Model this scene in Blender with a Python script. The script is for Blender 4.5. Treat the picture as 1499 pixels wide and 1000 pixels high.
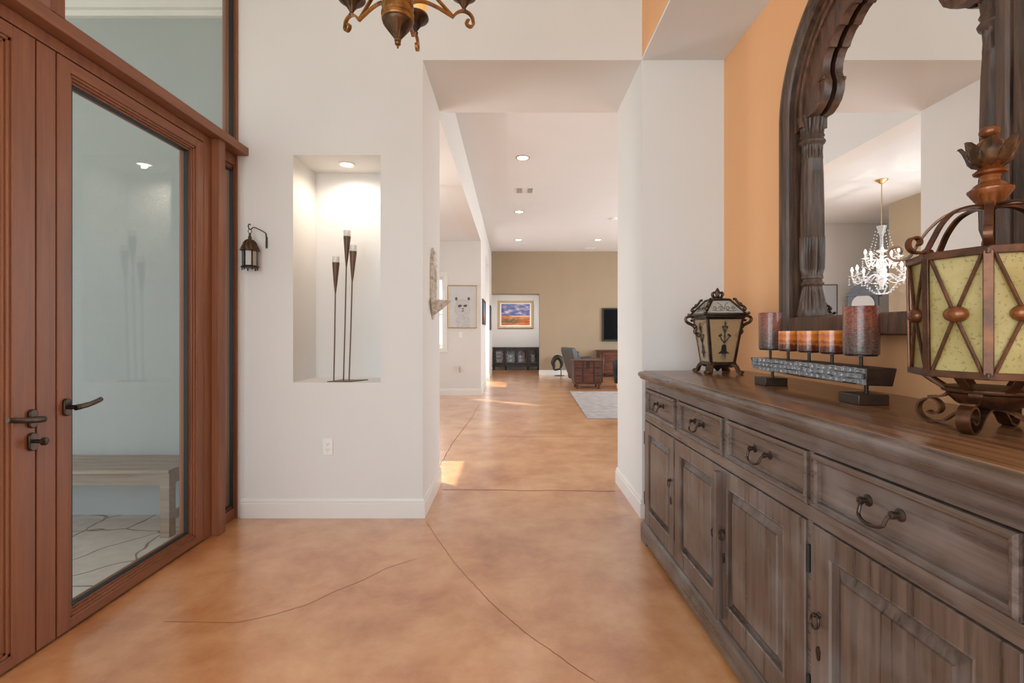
import bpy, bmesh, math, random
from mathutils import Vector, Matrix
random.seed(7)
PI = math.pi
for o in list(bpy.data.objects):
    bpy.data.objects.remove(o)
SC = bpy.context.scene
COL = SC.collection

# ------------------------------------------------------------------ camera
CAMZ = 1.27
cam = bpy.data.objects.new('camera', bpy.data.cameras.new('camera'))
COL.objects.link(cam)
cam.location = (0, 0, CAMZ)
cam.rotation_euler = (PI / 2, 0, 0)
cam.data.sensor_width = 36
cam.data.lens = 36 * 700 / 1499
cam.data.shift_y = -12.5 / 1499
cam.data.clip_start = 0.05
SC.camera = cam
SC.view_settings.view_transform = 'Standard'
SC.view_settings.look = 'None'
SC.view_settings.gamma = 1
SC.view_settings.use_curve_mapping = False
SC.view_settings.exposure = -0.24

# ------------------------------------------------------------------ world and lights
W = bpy.data.worlds.new('sky')
SC.world = W
W.use_nodes = True
_n = W.node_tree.nodes
_bg = _n['Background']
_bg.inputs[0].default_value = (0.84, 0.91, 0.98, 1)
_bg.inputs[1].default_value = 1.95


def srgb(r, g, b):
    f = lambda c: (c / 255 / 12.92) if c / 255 <= 0.04045 else ((c / 255 + 0.055) / 1.055) ** 2.4
    return (f(r), f(g), f(b), 1)


def lamp(name, kind, loc, power, color=(1, 1, 1), size=None, aim=None, angle=None, sizey=None):
    d = bpy.data.lights.new(name, kind)
    d.energy = power
    d.color = color[:3]
    if kind == 'AREA':
        d.shape = 'RECTANGLE'
        d.size = size
        d.size_y = sizey or size
    elif kind == 'SUN':
        d.angle = angle or 0.01
    elif kind == 'SPOT':
        d.spot_size = angle
        d.spot_blend = 0.8
        d.shadow_soft_size = size or 0.03
    else:
        d.shadow_soft_size = size or 0.03
    o = bpy.data.objects.new(name, d)
    COL.objects.link(o)
    o.location = loc
    if aim:
        o.rotation_euler = Vector(aim).to_track_quat('-Z', 'Y').to_euler()
    return o


SC.cycles.sample_clamp_indirect = 5
DAY = (0.81, 0.92, 1.0)
WARM = (1.0, 0.86, 0.70)
lamp('sunlight', 'SUN', (-10, 5, 10), 12.0, (1, 0.95, 0.88), aim=(0.62, -0.42, -0.66), angle=0.012)
lamp('foyer_fill_light', 'AREA', (-0.45, -2.85, 2.15), 84, DAY, size=2.6, sizey=3.0, aim=(0.05, 1, -0.03))  # added fill from behind the camera for even front light
lamp('foyer_side_fill_light', 'AREA', (-1.86, -1.35, 1.9), 84, DAY, size=2.0, sizey=2.8, aim=(1, 0.45, -0.02))  # added fill, out of view, to brighten the orange wall and sideboard
lamp('dining_window_daylight', 'AREA', (-2.55, 5.4, 1.5), 60, DAY, size=1.6, sizey=2.0, aim=(1, 0.1, 0))
lamp('hall_window_daylight', 'AREA', (-1.46, 12.4, 0.95), 40, DAY, size=1.3, sizey=1.1, aim=(1, 0, 0))
lamp('great_room_unseen_window_light', 'AREA', (6.3, 9.5, 1.9), 400, (0.93, 0.97, 1.0), size=6.0, sizey=2.6, aim=(-1, 0, 0))  # added light as from unseen windows on the right


# ------------------------------------------------------------------ materials
def mk(name):
    m = bpy.data.materials.new(name)
    m.use_nodes = True
    nt = m.node_tree
    return m, nt, nt.nodes, nt.links, nt.nodes['Principled BSDF']


def paint(name, col, rough=0.6, var=0.04, scale=3, bump=0.0, bscale=150, metal=0, coat=0.0, spec=0.5):
    m, nt, n, l, b = mk(name)
    b.inputs['Roughness'].default_value = rough
    b.inputs['Metallic'].default_value = metal
    b.inputs['Coat Weight'].default_value = coat
    b.inputs['Specular IOR Level'].default_value = spec
    tc = n.new('ShaderNodeTexCoord')
    no = n.new('ShaderNodeTexNoise')
    no.inputs['Scale'].default_value = scale
    no.inputs['Detail'].default_value = 5
    l.new(tc.outputs['Object'], no.inputs['Vector'])
    r = n.new('ShaderNodeValToRGB')
    r.color_ramp.elements[0].position = 0.3
    r.color_ramp.elements[1].position = 0.7
    r.color_ramp.elements[0].color = tuple(c * (1 - var) for c in col[:3]) + (1,)
    r.color_ramp.elements[1].color = tuple(min(1, c * (1 + var)) for c in col[:3]) + (1,)
    l.new(no.outputs['Fac'], r.inputs['Fac'])
    l.new(r.outputs['Color'], b.inputs['Base Color'])
    if bump:
        n2 = n.new('ShaderNodeTexNoise')
        n2.inputs['Scale'].default_value = bscale
        l.new(tc.outputs['Object'], n2.inputs['Vector'])
        bp = n.new('ShaderNodeBump')
        bp.inputs['Strength'].default_value = bump
        bp.inputs['Distance'].default_value = 0.005
        l.new(n2.outputs['Fac'], bp.inputs['Height'])
        l.new(bp.outputs['Normal'], b.inputs['Normal'])
    return m


def wood(name, c1, c2, grain=(2, 40, 40), rough=0.4, bump=0.15, wear=None, wearamt=0.35, coat=0.0, spec=0.5, c3=None):
    m, nt, n, l, b = mk(name)
    b.inputs['Coat Weight'].default_value = coat
    b.inputs['Coat Roughness'].default_value = 0.15
    b.inputs['Specular IOR Level'].default_value = spec
    tc = n.new('ShaderNodeTexCoord')
    mp = n.new('ShaderNodeMapping')
    mp.inputs['Scale'].default_value = grain
    l.new(tc.outputs['Object'], mp.inputs['Vector'])
    no = n.new('ShaderNodeTexNoise')
    no.inputs['Scale'].default_value = 1
    no.inputs['Detail'].default_value = 8
    no.inputs['Roughness'].default_value = 0.65
    no.inputs['Distortion'].default_value = 0.4
    l.new(mp.outputs['Vector'], no.inputs['Vector'])
    r = n.new('ShaderNodeValToRGB')
    r.color_ramp.elements[0].position = 0.32
    r.color_ramp.elements[0].color = c1
    r.color_ramp.elements[1].position = 0.68
    r.color_ramp.elements[1].color = c2
    l.new(no.outputs['Fac'], r.inputs['Fac'])
    out = r.outputs['Color']
    if wear:
        n2 = n.new('ShaderNodeTexNoise')
        n2.inputs['Scale'].default_value = 5
        n2.inputs['Detail'].default_value = 6
        l.new(tc.outputs['Object'], n2.inputs['Vector'])
        r2 = n.new('ShaderNodeValToRGB')
        r2.color_ramp.elements[0].position = 0.45
        r2.color_ramp.elements[0].color = (0, 0, 0, 1)
        r2.color_ramp.elements[1].position = 0.75
        r2.color_ramp.elements[1].color = (wearamt,) * 3 + (1,)
        l.new(n2.outputs['Fac'], r2.inputs['Fac'])
        mx = n.new('ShaderNodeMixRGB')
        mx.inputs[2].default_value = wear
        l.new(r2.outputs['Color'], mx.inputs[0])
        l.new(out, mx.inputs[1])
        out = mx.outputs[0]
    l.new(out, b.inputs['Base Color'])
    rr = n.new('ShaderNodeMapRange')
    rr.inputs['To Min'].default_value = rough - 0.07
    rr.inputs['To Max'].default_value = rough + 0.1
    l.new(no.outputs['Fac'], rr.inputs['Value'])
    l.new(rr.outputs['Result'], b.inputs['Roughness'])
    if bump:
        bp = n.new('ShaderNodeBump')
        bp.inputs['Strength'].default_value = bump
        bp.inputs['Distance'].default_value = 0.004
        l.new(no.outputs['Fac'], bp.inputs['Height'])
        l.new(bp.outputs['Normal'], b.inputs['Normal'])
    return m


def glass(name, tint=(1, 1, 1, 1), ior=1.5, rough=0.0, base=0.0, basecol=None):
    m, nt, n, l, b = mk(name)
    out = n['Material Output']
    tr = n.new('ShaderNodeBsdfTransparent')
    tr.inputs['Color'].default_value = tint
    gl = n.new('ShaderNodeBsdfGlossy')
    gl.inputs['Roughness'].default_value = rough
    fr = n.new('ShaderNodeFresnel')
    ge = n.new('ShaderNodeNewGeometry')
    ma = n.new('ShaderNodeMath')
    ma.operation = 'MULTIPLY_ADD'
    ma.inputs[1].default_value = 1 / ior - ior
    ma.inputs[2].default_value = ior
    l.new(ge.outputs['Backfacing'], ma.inputs[0])
    l.new(ma.outputs[0], fr.inputs['IOR'])
    mx = n.new('ShaderNodeMixShader')
    l.new(fr.outputs[0], mx.inputs[0])
    l.new(tr.outputs[0], mx.inputs[1])
    l.new(gl.outputs[0], mx.inputs[2])
    res = mx.outputs[0]
    if base:
        b.inputs['Base Color'].default_value = basecol
        b.inputs['Roughness'].default_value = 0.3
        m2 = n.new('ShaderNodeMixShader')
        m2.inputs[0].default_value = base
        l.new(res, m2.inputs[1])
        l.new(b.outputs[0], m2.inputs[2])
        res = m2.outputs[0]
    l.new(res, out.inputs['Surface'])
    return m


def emit(name, col, strength):
    m, nt, n, l, b = mk(name)
    b.inputs['Base Color'].default_value = col
    b.inputs['Emission Color'].default_value = col
    b.inputs['Emission Strength'].default_value = strength
    return m


M = {}
M['white'] = paint('white_wall_paint', srgb(222, 220, 217), 0.7, 0.012, 2, 0.05, 220)
M['ceil'] = paint('white_ceiling_paint', srgb(222, 223, 224), 0.8, 0.01, 2)
M['trim'] = paint('white_trim_gloss', srgb(228, 225, 220), 0.35, 0.01, 2)
M['orange'] = paint('orange_wall_paint', srgb(240, 180, 128), 0.7, 0.02, 2, 0.05, 220)
M['tan'] = paint('tan_wall_paint', srgb(160, 141, 116), 0.75, 0.03, 1.5)
M['porch'] = paint('blue_grey_stucco', srgb(160, 167, 166), 0.85, 0.03, 2, 0.25, 90)
M['black'] = paint('black_rubber', srgb(22, 23, 25), 0.5, 0.05)
M['bronze'] = paint('dark_bronze', srgb(74, 62, 54), 0.34, 0.3, 25, 0.1, 60, metal=0.85)
M['iron'] = paint('wrought_iron', srgb(58, 55, 53), 0.4, 0.3, 30, 0.15, 80, metal=0.8)
M['rust'] = wood('rust_brown_iron', srgb(50, 31, 20), srgb(112, 68, 41), (16, 16, 16), 0.3, 0.15, spec=0.6)
M['rust'].node_tree.nodes['Principled BSDF'].inputs['Metallic'].default_value = 0.6
M['boss'] = wood('polished_brown_iron', srgb(80, 42, 20), srgb(150, 88, 44), (14, 14, 14), 0.24, 0.05, spec=0.6)
M['boss'].node_tree.nodes['Principled BSDF'].inputs['Metallic'].default_value = 0.4
M['antique'] = wood('antique_gold_bronze', srgb(78, 48, 22), srgb(186, 128, 60), (14, 14, 14), 0.32, 0.1, spec=0.6)
M['antique'].node_tree.nodes['Principled BSDF'].inputs['Metallic'].default_value = 0.5
M['antiquedark'] = wood('dark_antique_bronze', srgb(38, 27, 19), srgb(98, 66, 38), (25, 25, 25), 0.35, 0.1, spec=0.6)
M['antiquedark'].node_tree.nodes['Principled BSDF'].inputs['Metallic'].default_value = 0.5
M['door'] = wood('reddish_door_wood', srgb(118, 72, 48), srgb(146, 94, 64), (30, 30, 1.5), 0.42, 0.05)
M['doorh'] = wood('reddish_door_wood_rail', srgb(118, 72, 48), srgb(146, 94, 64), (30, 1.5, 30), 0.42, 0.05)
M['glass'] = glass('window_glass', (0.96, 0.98, 0.98, 1))
M['bench'] = wood('weathered_bench_wood', srgb(122, 108, 94), srgb(158, 142, 126), (2, 40, 40), 0.7, 0.2)
M['side'] = wood('sideboard_wood', srgb(58, 44, 36), srgb(108, 88, 76), (46, 46, 1.6), 0.28, 0, srgb(158, 152, 148), 0.34, spec=0.55)  # grey wear, its amount raised to stand for silver glare too
M['sideh'] = wood('sideboard_wood_rail', srgb(60, 47, 40), srgb(112, 93, 82), (1.6, 46, 46), 0.27, 0, srgb(160, 155, 152), 0.34, spec=0.55)  # same grey wear, with glare also put into its amount
M['top'] = wood('sideboard_top_wood', srgb(82, 53, 35), srgb(140, 100, 70), (1.6, 26, 26), 0.2, 0.06, spec=0.55)
M['carved'] = wood('carved_dark_wood', srgb(36, 24, 18), srgb(100, 72, 54), (46, 46, 3.5), 0.4, 0.6, srgb(128, 114, 104), 0.2)
M['carved2'] = wood('carved_red_brown_wood', srgb(44, 26, 18), srgb(112, 72, 48), (46, 46, 6), 0.4, 0.6, srgb(118, 104, 96), 0.2)
M['mirror'] = paint('mirror_silver', (0.92, 0.92, 0.92, 1), 0.0, 0, metal=1)
M['hollow'] = paint('carved_niche_shadow_wood', srgb(40, 26, 20), 0.6, 0.2, 20)
M['cone'] = paint('brown_metal', srgb(96, 70, 52), 0.4, 0.15, 20, metal=0.3)
M['frost'] = glass('frosted_glass', (0.97, 0.97, 0.97, 1), 1.45, 0.2, 0.45, srgb(240, 238, 232))
M['plate'] = paint('white_plastic', srgb(236, 234, 230), 0.4, 0.01)
M['slot'] = paint('dark_slot', srgb(40, 40, 40), 0.6, 0.02)
M['lamp'] = emit('lamp_lens', (1, 0.93, 0.82, 1), 12)
M['bulb'] = emit('bulb_glow', (1, 0.85, 0.62, 1), 25)
M['stone'] = paint('distressed_white_wood', srgb(206, 198, 186), 0.7, 0.3, 35, 0.5, 60)
M['nickel'] = paint('brushed_nickel_trim', srgb(186, 170, 150), 0.35, 0.05, 10, metal=0.6)
M['leather'] = paint('black_leather', srgb(40, 40, 42), 0.35, 0.1, 12, 0.15, 120)
M['leatherg'] = paint('grey_black_leather', srgb(62, 61, 60), 0.38, 0.12, 10, 0.15, 120)
M['rug'] = paint('faded_rug_pile', srgb(164, 157, 156), 0.95, 0.18, 7, 0.3, 300)
M['redwood'] = wood('reddish_trunk_wood', srgb(46, 22, 13), srgb(112, 58, 32), (3, 30, 26), 0.35, 0.05)
M['ebony'] = paint('ebony_black_wood', srgb(36, 28, 28), 0.35, 0.2, 20)
M['screen'] = paint('dark_screen', (0.003, 0.003, 0.004, 1), 0.3, 0.0, spec=0.1)
M['gold'] = paint('champagne_gold_frame', srgb(178, 156, 118), 0.4, 0.15, 30, metal=0.3)
M['goldthin'] = paint('brass_frame', srgb(180, 152, 104), 0.35, 0.06, 10, metal=0.4)
M['brass'] = paint('polished_brass', srgb(206, 176, 120), 0.25, 0.05, 10, metal=0.9)
M['crystal'] = glass('crystal', (0.97, 0.97, 0.98, 1), 1.75, 0.02, 0.25, srgb(235, 238, 242))
M['paper'] = paint('grey_print_paper', srgb(206, 206, 206), 0.6, 0.04, 4)
M['fur'] = paint('pale_fur_print', srgb(196, 196, 196), 0.7, 0.16, 40)
M['furdark'] = paint('dark_fur_print', srgb(84, 84, 86), 0.7, 0.2, 30)
M['clock'] = paint('blue_grey_clock_paint', srgb(108, 116, 128), 0.5, 0.15, 10)
M['navy'] = paint('navy_panel', srgb(58, 72, 100), 0.4, 0.15, 6)
M['dial'] = paint('white_dial', srgb(220, 222, 222), 0.4, 0.02)
M['bluepic'] = paint('pale_print', srgb(196, 198, 204), 0.4, 0.08, 3)
M['cabint'] = paint('pale_ware', srgb(214, 214, 214), 0.4, 0.1, 8)
M['terra'] = paint('terracotta_ware', srgb(170, 84, 50), 0.5, 0.1, 8)
M['grass'] = paint('lawn_ground', srgb(120, 128, 96), 0.9, 0.3, 3)
M['silverbrush'] = paint('tarnished_silver_wood', srgb(136, 136, 138), 0.34, 0.2, 30, 0.08, 70, metal=0.4)
M['darkblock'] = wood('dark_mango_wood', srgb(28, 20, 16), srgb(58, 42, 32), (30, 30, 30), 0.35, 0.15)


def floor_material():
    m, nt, n, l, b = mk('stained_concrete')
    tc = n.new('ShaderNodeTexCoord')
    a = n.new('ShaderNodeTexNoise')
    a.inputs['Scale'].default_value = 2.0
    a.inputs['Detail'].default_value = 9
    a.inputs['Roughness'].default_value = 0.66
    a.inputs['Distortion'].default_value = 0.15
    l.new(tc.outputs['Object'], a.inputs['Vector'])
    r = n.new('ShaderNodeValToRGB')
    e = r.color_ramp.elements
    e[0].position = 0.32
    e[0].color = srgb(170, 105, 60)
    e[1].position = 0.68
    e[1].color = srgb(221, 167, 120)
    e.new(0.42).color = srgb(192, 128, 78)
    e.new(0.52).color = srgb(206, 146, 96)
    l.new(a.outputs['Fac'], r.inputs['Fac'])
    l.new(r.outputs['Color'], b.inputs['Base Color'])
    b.inputs['Roughness'].default_value = 0.3
    b.inputs['Specular IOR Level'].default_value = 0.6
    b.inputs['Coat Weight'].default_value = 1.0
    b.inputs['Coat Roughness'].default_value = 0.24
    b.inputs['Coat IOR'].default_value = 1.75
    return m


M['floor'] = floor_material()
M['crack'] = paint('floor_crack', srgb(128, 74, 44), 0.8, 0.2, 20)


def porch_material():
    m, nt, n, l, b = mk('stamped_concrete')
    tc = n.new('ShaderNodeTexCoord')
    ns = n.new('ShaderNodeTexNoise')
    ns.inputs['Scale'].default_value = 3
    l.new(tc.outputs['Object'], ns.inputs['Vector'])
    mx = n.new('ShaderNodeMixRGB')
    mx.inputs[0].default_value = 0.16
    l.new(tc.outputs['Object'], mx.inputs[1])
    l.new(ns.outputs['Color'], mx.inputs[2])
    v = n.new('ShaderNodeTexVoronoi')
    v.feature = 'DISTANCE_TO_EDGE'
    v.inputs['Scale'].default_value = 3.2
    l.new(mx.outputs[0], v.inputs['Vector'])
    r = n.new('ShaderNodeValToRGB')
    e = r.color_ramp.elements
    e[0].position = 0.006
    e[0].color = srgb(140, 128, 114)
    e[1].position = 0.022
    e[1].color = srgb(214, 209, 200)
    l.new(v.outputs['Distance'], r.inputs['Fac'])
    n2 = n.new('ShaderNodeTexNoise')
    n2.inputs['Scale'].default_value = 14
    n2.inputs['Detail'].default_value = 6
    l.new(tc.outputs['Object'], n2.inputs['Vector'])
    m2 = n.new('ShaderNodeMixRGB')
    m2.blend_type = 'MULTIPLY'
    m2.inputs[0].default_value = 0.35
    l.new(r.outputs['Color'], m2.inputs[1])
    l.new(n2.outputs['Fac'], m2.inputs[2])
    l.new(m2.outputs[0], b.inputs['Base Color'])
    b.inputs['Roughness'].default_value = 0.8
    bp = n.new('ShaderNodeBump')
    bp.inputs['Strength'].default_value = 0.5
    bp.inputs['Distance'].default_value = 0.01
    l.new(r.outputs['Color'], bp.inputs['Height'])
    l.new(bp.outputs['Normal'], b.inputs['Normal'])
    return m


M['porchfloor'] = porch_material()


def banded(name, stops, axis='Z', noise=0.0, nscale=4, rough=0.5, coat=0.0, spec=0.5, stretch=(1, 1, 1)):
    """Colour bands over the object's own extent (generated coordinates), wobbled by noise."""
    m, nt, n, l, b = mk(name)
    tc = n.new('ShaderNodeTexCoord')
    sx = n.new('ShaderNodeSeparateXYZ')
    l.new(tc.outputs['Generated'], sx.inputs[0])
    mp = n.new('ShaderNodeMapping')
    mp.inputs['Scale'].default_value = stretch
    l.new(tc.outputs['Generated'], mp.inputs['Vector'])
    no = n.new('ShaderNodeTexNoise')
    no.inputs['Scale'].default_value = nscale
    no.inputs['Detail'].default_value = 6
    l.new(mp.outputs['Vector'], no.inputs['Vector'])
    ma = n.new('ShaderNodeMath')
    ma.operation = 'MULTIPLY_ADD'
    ma.inputs[1].default_value = noise
    l.new(no.outputs['Fac'], ma.inputs[0])
    l.new(sx.outputs[axis], ma.inputs[2])
    sb = n.new('ShaderNodeMath')
    sb.operation = 'SUBTRACT'
    sb.inputs[1].default_value = noise * 0.5
    l.new(ma.outputs[0], sb.inputs[0])
    r = n.new('ShaderNodeValToRGB')
    e = r.color_ramp.elements
    e[0].position, e[0].color = stops[0]
    e[1].position, e[1].color = stops[-1]
    for p, c in stops[1:-1]:
        x = e.new(p)
        x.color = c
    l.new(sb.outputs[0], r.inputs['Fac'])
    l.new(r.outputs['Color'], b.inputs['Base Color'])
    b.inputs['Roughness'].default_value = rough
    b.inputs['Coat Weight'].default_value = coat
    b.inputs['Coat Roughness'].default_value = 0.08
    return m


def landscape_material():
    m, nt, n, l, b = mk('desert_landscape_paint')
    tc = n.new('ShaderNodeTexCoord')
    sx = n.new('ShaderNodeSeparateXYZ')
    l.new(tc.outputs['Generated'], sx.inputs[0])

    def noise(scale, stretch, detail=5, rot=0):
        mp = n.new('ShaderNodeMapping')
        mp.inputs['Scale'].default_value = stretch
        mp.inputs['Rotation'].default_value = (0, rot, 0)
        l.new(tc.outputs['Generated'], mp.inputs['Vector'])
        no = n.new('ShaderNodeTexNoise')
        no.inputs['Scale'].default_value = scale
        no.inputs['Detail'].default_value = detail
        l.new(mp.outputs['Vector'], no.inputs['Vector'])
        return no.outputs['Fac']

    def ramp(fac, stops):
        r = n.new('ShaderNodeValToRGB')
        e = r.color_ramp.elements
        e[0].position, e[0].color = stops[0]
        e[1].position, e[1].color = stops[-1]
        for p, c in stops[1:-1]:
            e.new(p).color = c
        l.new(fac, r.inputs['Fac'])
        return r.outputs['Color']

    def mix(fac, c1, c2):
        x = n.new('ShaderNodeMixRGB')
        l.new(fac, x.inputs[0])
        l.new(c1, x.inputs[1])
        l.new(c2, x.inputs[2])
        return x.outputs[0]
    sky = ramp(noise(3.2, (1, 1, 1.7), 5, 0.5), [(0.36, srgb(60, 66, 122)), (0.5, srgb(92, 100, 156)), (0.6, srgb(158, 150, 170)), (0.68, srgb(226, 206, 190))])
    land = ramp(noise(3, (1, 1, 2.5)), [(0.3, srgb(160, 72, 40)), (0.5, srgb(200, 110, 54)), (0.7, srgb(224, 152, 78))])
    green = n.new('ShaderNodeRGB')
    green.outputs[0].default_value = srgb(84, 98, 74)
    gz = ramp(sx.outputs['Z'], [(0.05, (0, 0, 0, 1)), (0.16, (1, 1, 1, 1)), (0.3, (1, 1, 1, 1)), (0.38, (0, 0, 0, 1))])
    gx = ramp(sx.outputs['X'], [(0.5, (1, 1, 1, 1)), (0.72, (0, 0, 0, 1))])
    gn = ramp(noise(6, (1, 1, 2.2), 4, -0.3), [(0.44, (0, 0, 0, 1)), (0.5, (1, 1, 1, 1))])
    mm = n.new('ShaderNodeMixRGB')
    mm.blend_type = 'MULTIPLY'
    mm.inputs[0].default_value = 1
    l.new(gz, mm.inputs[1])
    l.new(gx, mm.inputs[2])
    m2 = n.new('ShaderNodeMixRGB')
    m2.blend_type = 'MULTIPLY'
    m2.inputs[0].default_value = 1
    l.new(mm.outputs[0], m2.inputs[1])
    l.new(gn, m2.inputs[2])
    land = mix(m2.outputs[0], land, green.outputs[0])
    hz = ramp(sx.outputs['Z'], [(0.445, (0, 0, 0, 1)), (0.455, (1, 1, 1, 1))])
    col = mix(hz, land, sky)
    pale = n.new('ShaderNodeRGB')
    pale.outputs[0].default_value = srgb(226, 204, 178)
    band = ramp(sx.outputs['Z'], [(0.40, (0, 0, 0, 1)), (0.42, (1, 1, 1, 1)), (0.445, (1, 1, 1, 1)), (0.46, (0, 0, 0, 1))])
    bx = ramp(sx.outputs['X'], [(0.25, (0, 0, 0, 1)), (0.4, (1, 1, 1, 1))])
    m3 = n.new('ShaderNodeMixRGB')
    m3.blend_type = 'MULTIPLY'
    m3.inputs[0].default_value = 1
    l.new(band, m3.inputs[1])
    l.new(bx, m3.inputs[2])
    col = mix(m3.outputs[0], col, pale.outputs[0])
    l.new(col, b.inputs['Base Color'])
    b.inputs['Roughness'].default_value = 0.5
    return m


M['landscape'] = landscape_material()
M['bluescape'] = banded('blue_orange_print', [(0.0, srgb(90, 70, 60)), (0.35, srgb(170, 110, 80)), (0.5, srgb(120, 140, 180)), (1.0, srgb(80, 100, 150))], 'Z', 0.2, 4, 0.4)
CANDLE = [(0.0, srgb(58, 44, 40)), (0.2, srgb(104, 84, 76)), (0.36, srgb(74, 52, 46)), (0.55, srgb(122, 78, 62)), (0.78, srgb(150, 88, 68)), (0.92, srgb(128, 58, 38)), (1.0, srgb(112, 44, 26))]
M['candle'] = banded('mottled_brown_wax', CANDLE, 'Z', 2.4, 11, 0.35, 0.5, stretch=(1, 1, 2.6))
VOT = [(0.0, srgb(70, 30, 20)), (0.3, srgb(96, 42, 24)), (0.36, srgb(190, 104, 44)), (0.48, srgb(140, 64, 30)), (0.58, srgb(206, 122, 46)), (0.8, srgb(190, 92, 32)), (1.0, srgb(226, 150, 70))]
M['votive'] = banded('banded_amber_wax', VOT, 'Z', 0.34, 6, 0.25, 0.6)


def amber_panel():
    m, nt, n, l, b = mk('seeded_amber_glass')
    tc = n.new('ShaderNodeTexCoord')
    a = n.new('ShaderNodeTexNoise')
    a.inputs['Scale'].default_value = 9
    a.inputs['Detail'].default_value = 6
    l.new(tc.outputs['Object'], a.inputs['Vector'])
    r = n.new('ShaderNodeValToRGB')
    r.color_ramp.elements[0].position = 0.3
    r.color_ramp.elements[0].color = srgb(178, 156, 92)
    r.color_ramp.elements[1].position = 0.7
    r.color_ramp.elements[1].color = srgb(213, 194, 134)
    l.new(a.outputs['Fac'], r.inputs['Fac'])
    v = n.new('ShaderNodeTexNoise')
    v.inputs['Scale'].default_value = 130
    v.inputs['Detail'].default_value = 3
    l.new(tc.outputs['Object'], v.inputs['Vector'])
    r2 = n.new('ShaderNodeValToRGB')
    r2.color_ramp.elements[0].position = 0.57
    r2.color_ramp.elements[0].color = (0, 0, 0, 1)
    r2.color_ramp.elements[1].position = 0.66
    r2.color_ramp.elements[1].color = (0.45, 0.45, 0.45, 1)
    l.new(v.outputs['Fac'], r2.inputs['Fac'])
    mx = n.new('ShaderNodeMixRGB')
    mx.inputs[2].default_value = srgb(120, 100, 52)
    l.new(r2.outputs['Color'], mx.inputs[0])
    l.new(r.outputs['Color'], mx.inputs[1])
    l.new(mx.outputs[0], b.inputs['Base Color'])
    b.inputs['Roughness'].default_value = 0.18
    tl = n.new('ShaderNodeBsdfTranslucent')
    l.new(mx.outputs[0], tl.inputs['Color'])
    ms = n.new('ShaderNodeMixShader')
    ms.inputs[0].default_value = 0.35
    l.new(b.outputs[0], ms.inputs[1])
    l.new(tl.outputs[0], ms.inputs[2])
    l.new(ms.outputs[0], n['Material Output'].inputs['Surface'])
    return m


M['amber'] = amber_panel()
M['ambershade'] = emit('amber_glass_shade', srgb(226, 180, 110), 0.7)
M['lampane'] = glass('bevelled_lantern_glass', (0.90, 0.86, 0.80, 1), 1.5, 0.02, 0.36, srgb(206, 172, 130))
M['seeded'] = glass('pebbled_lantern_glass', (0.85, 0.84, 0.82, 1), 1.45, 0.15, 0.6, srgb(214, 206, 194))


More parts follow.
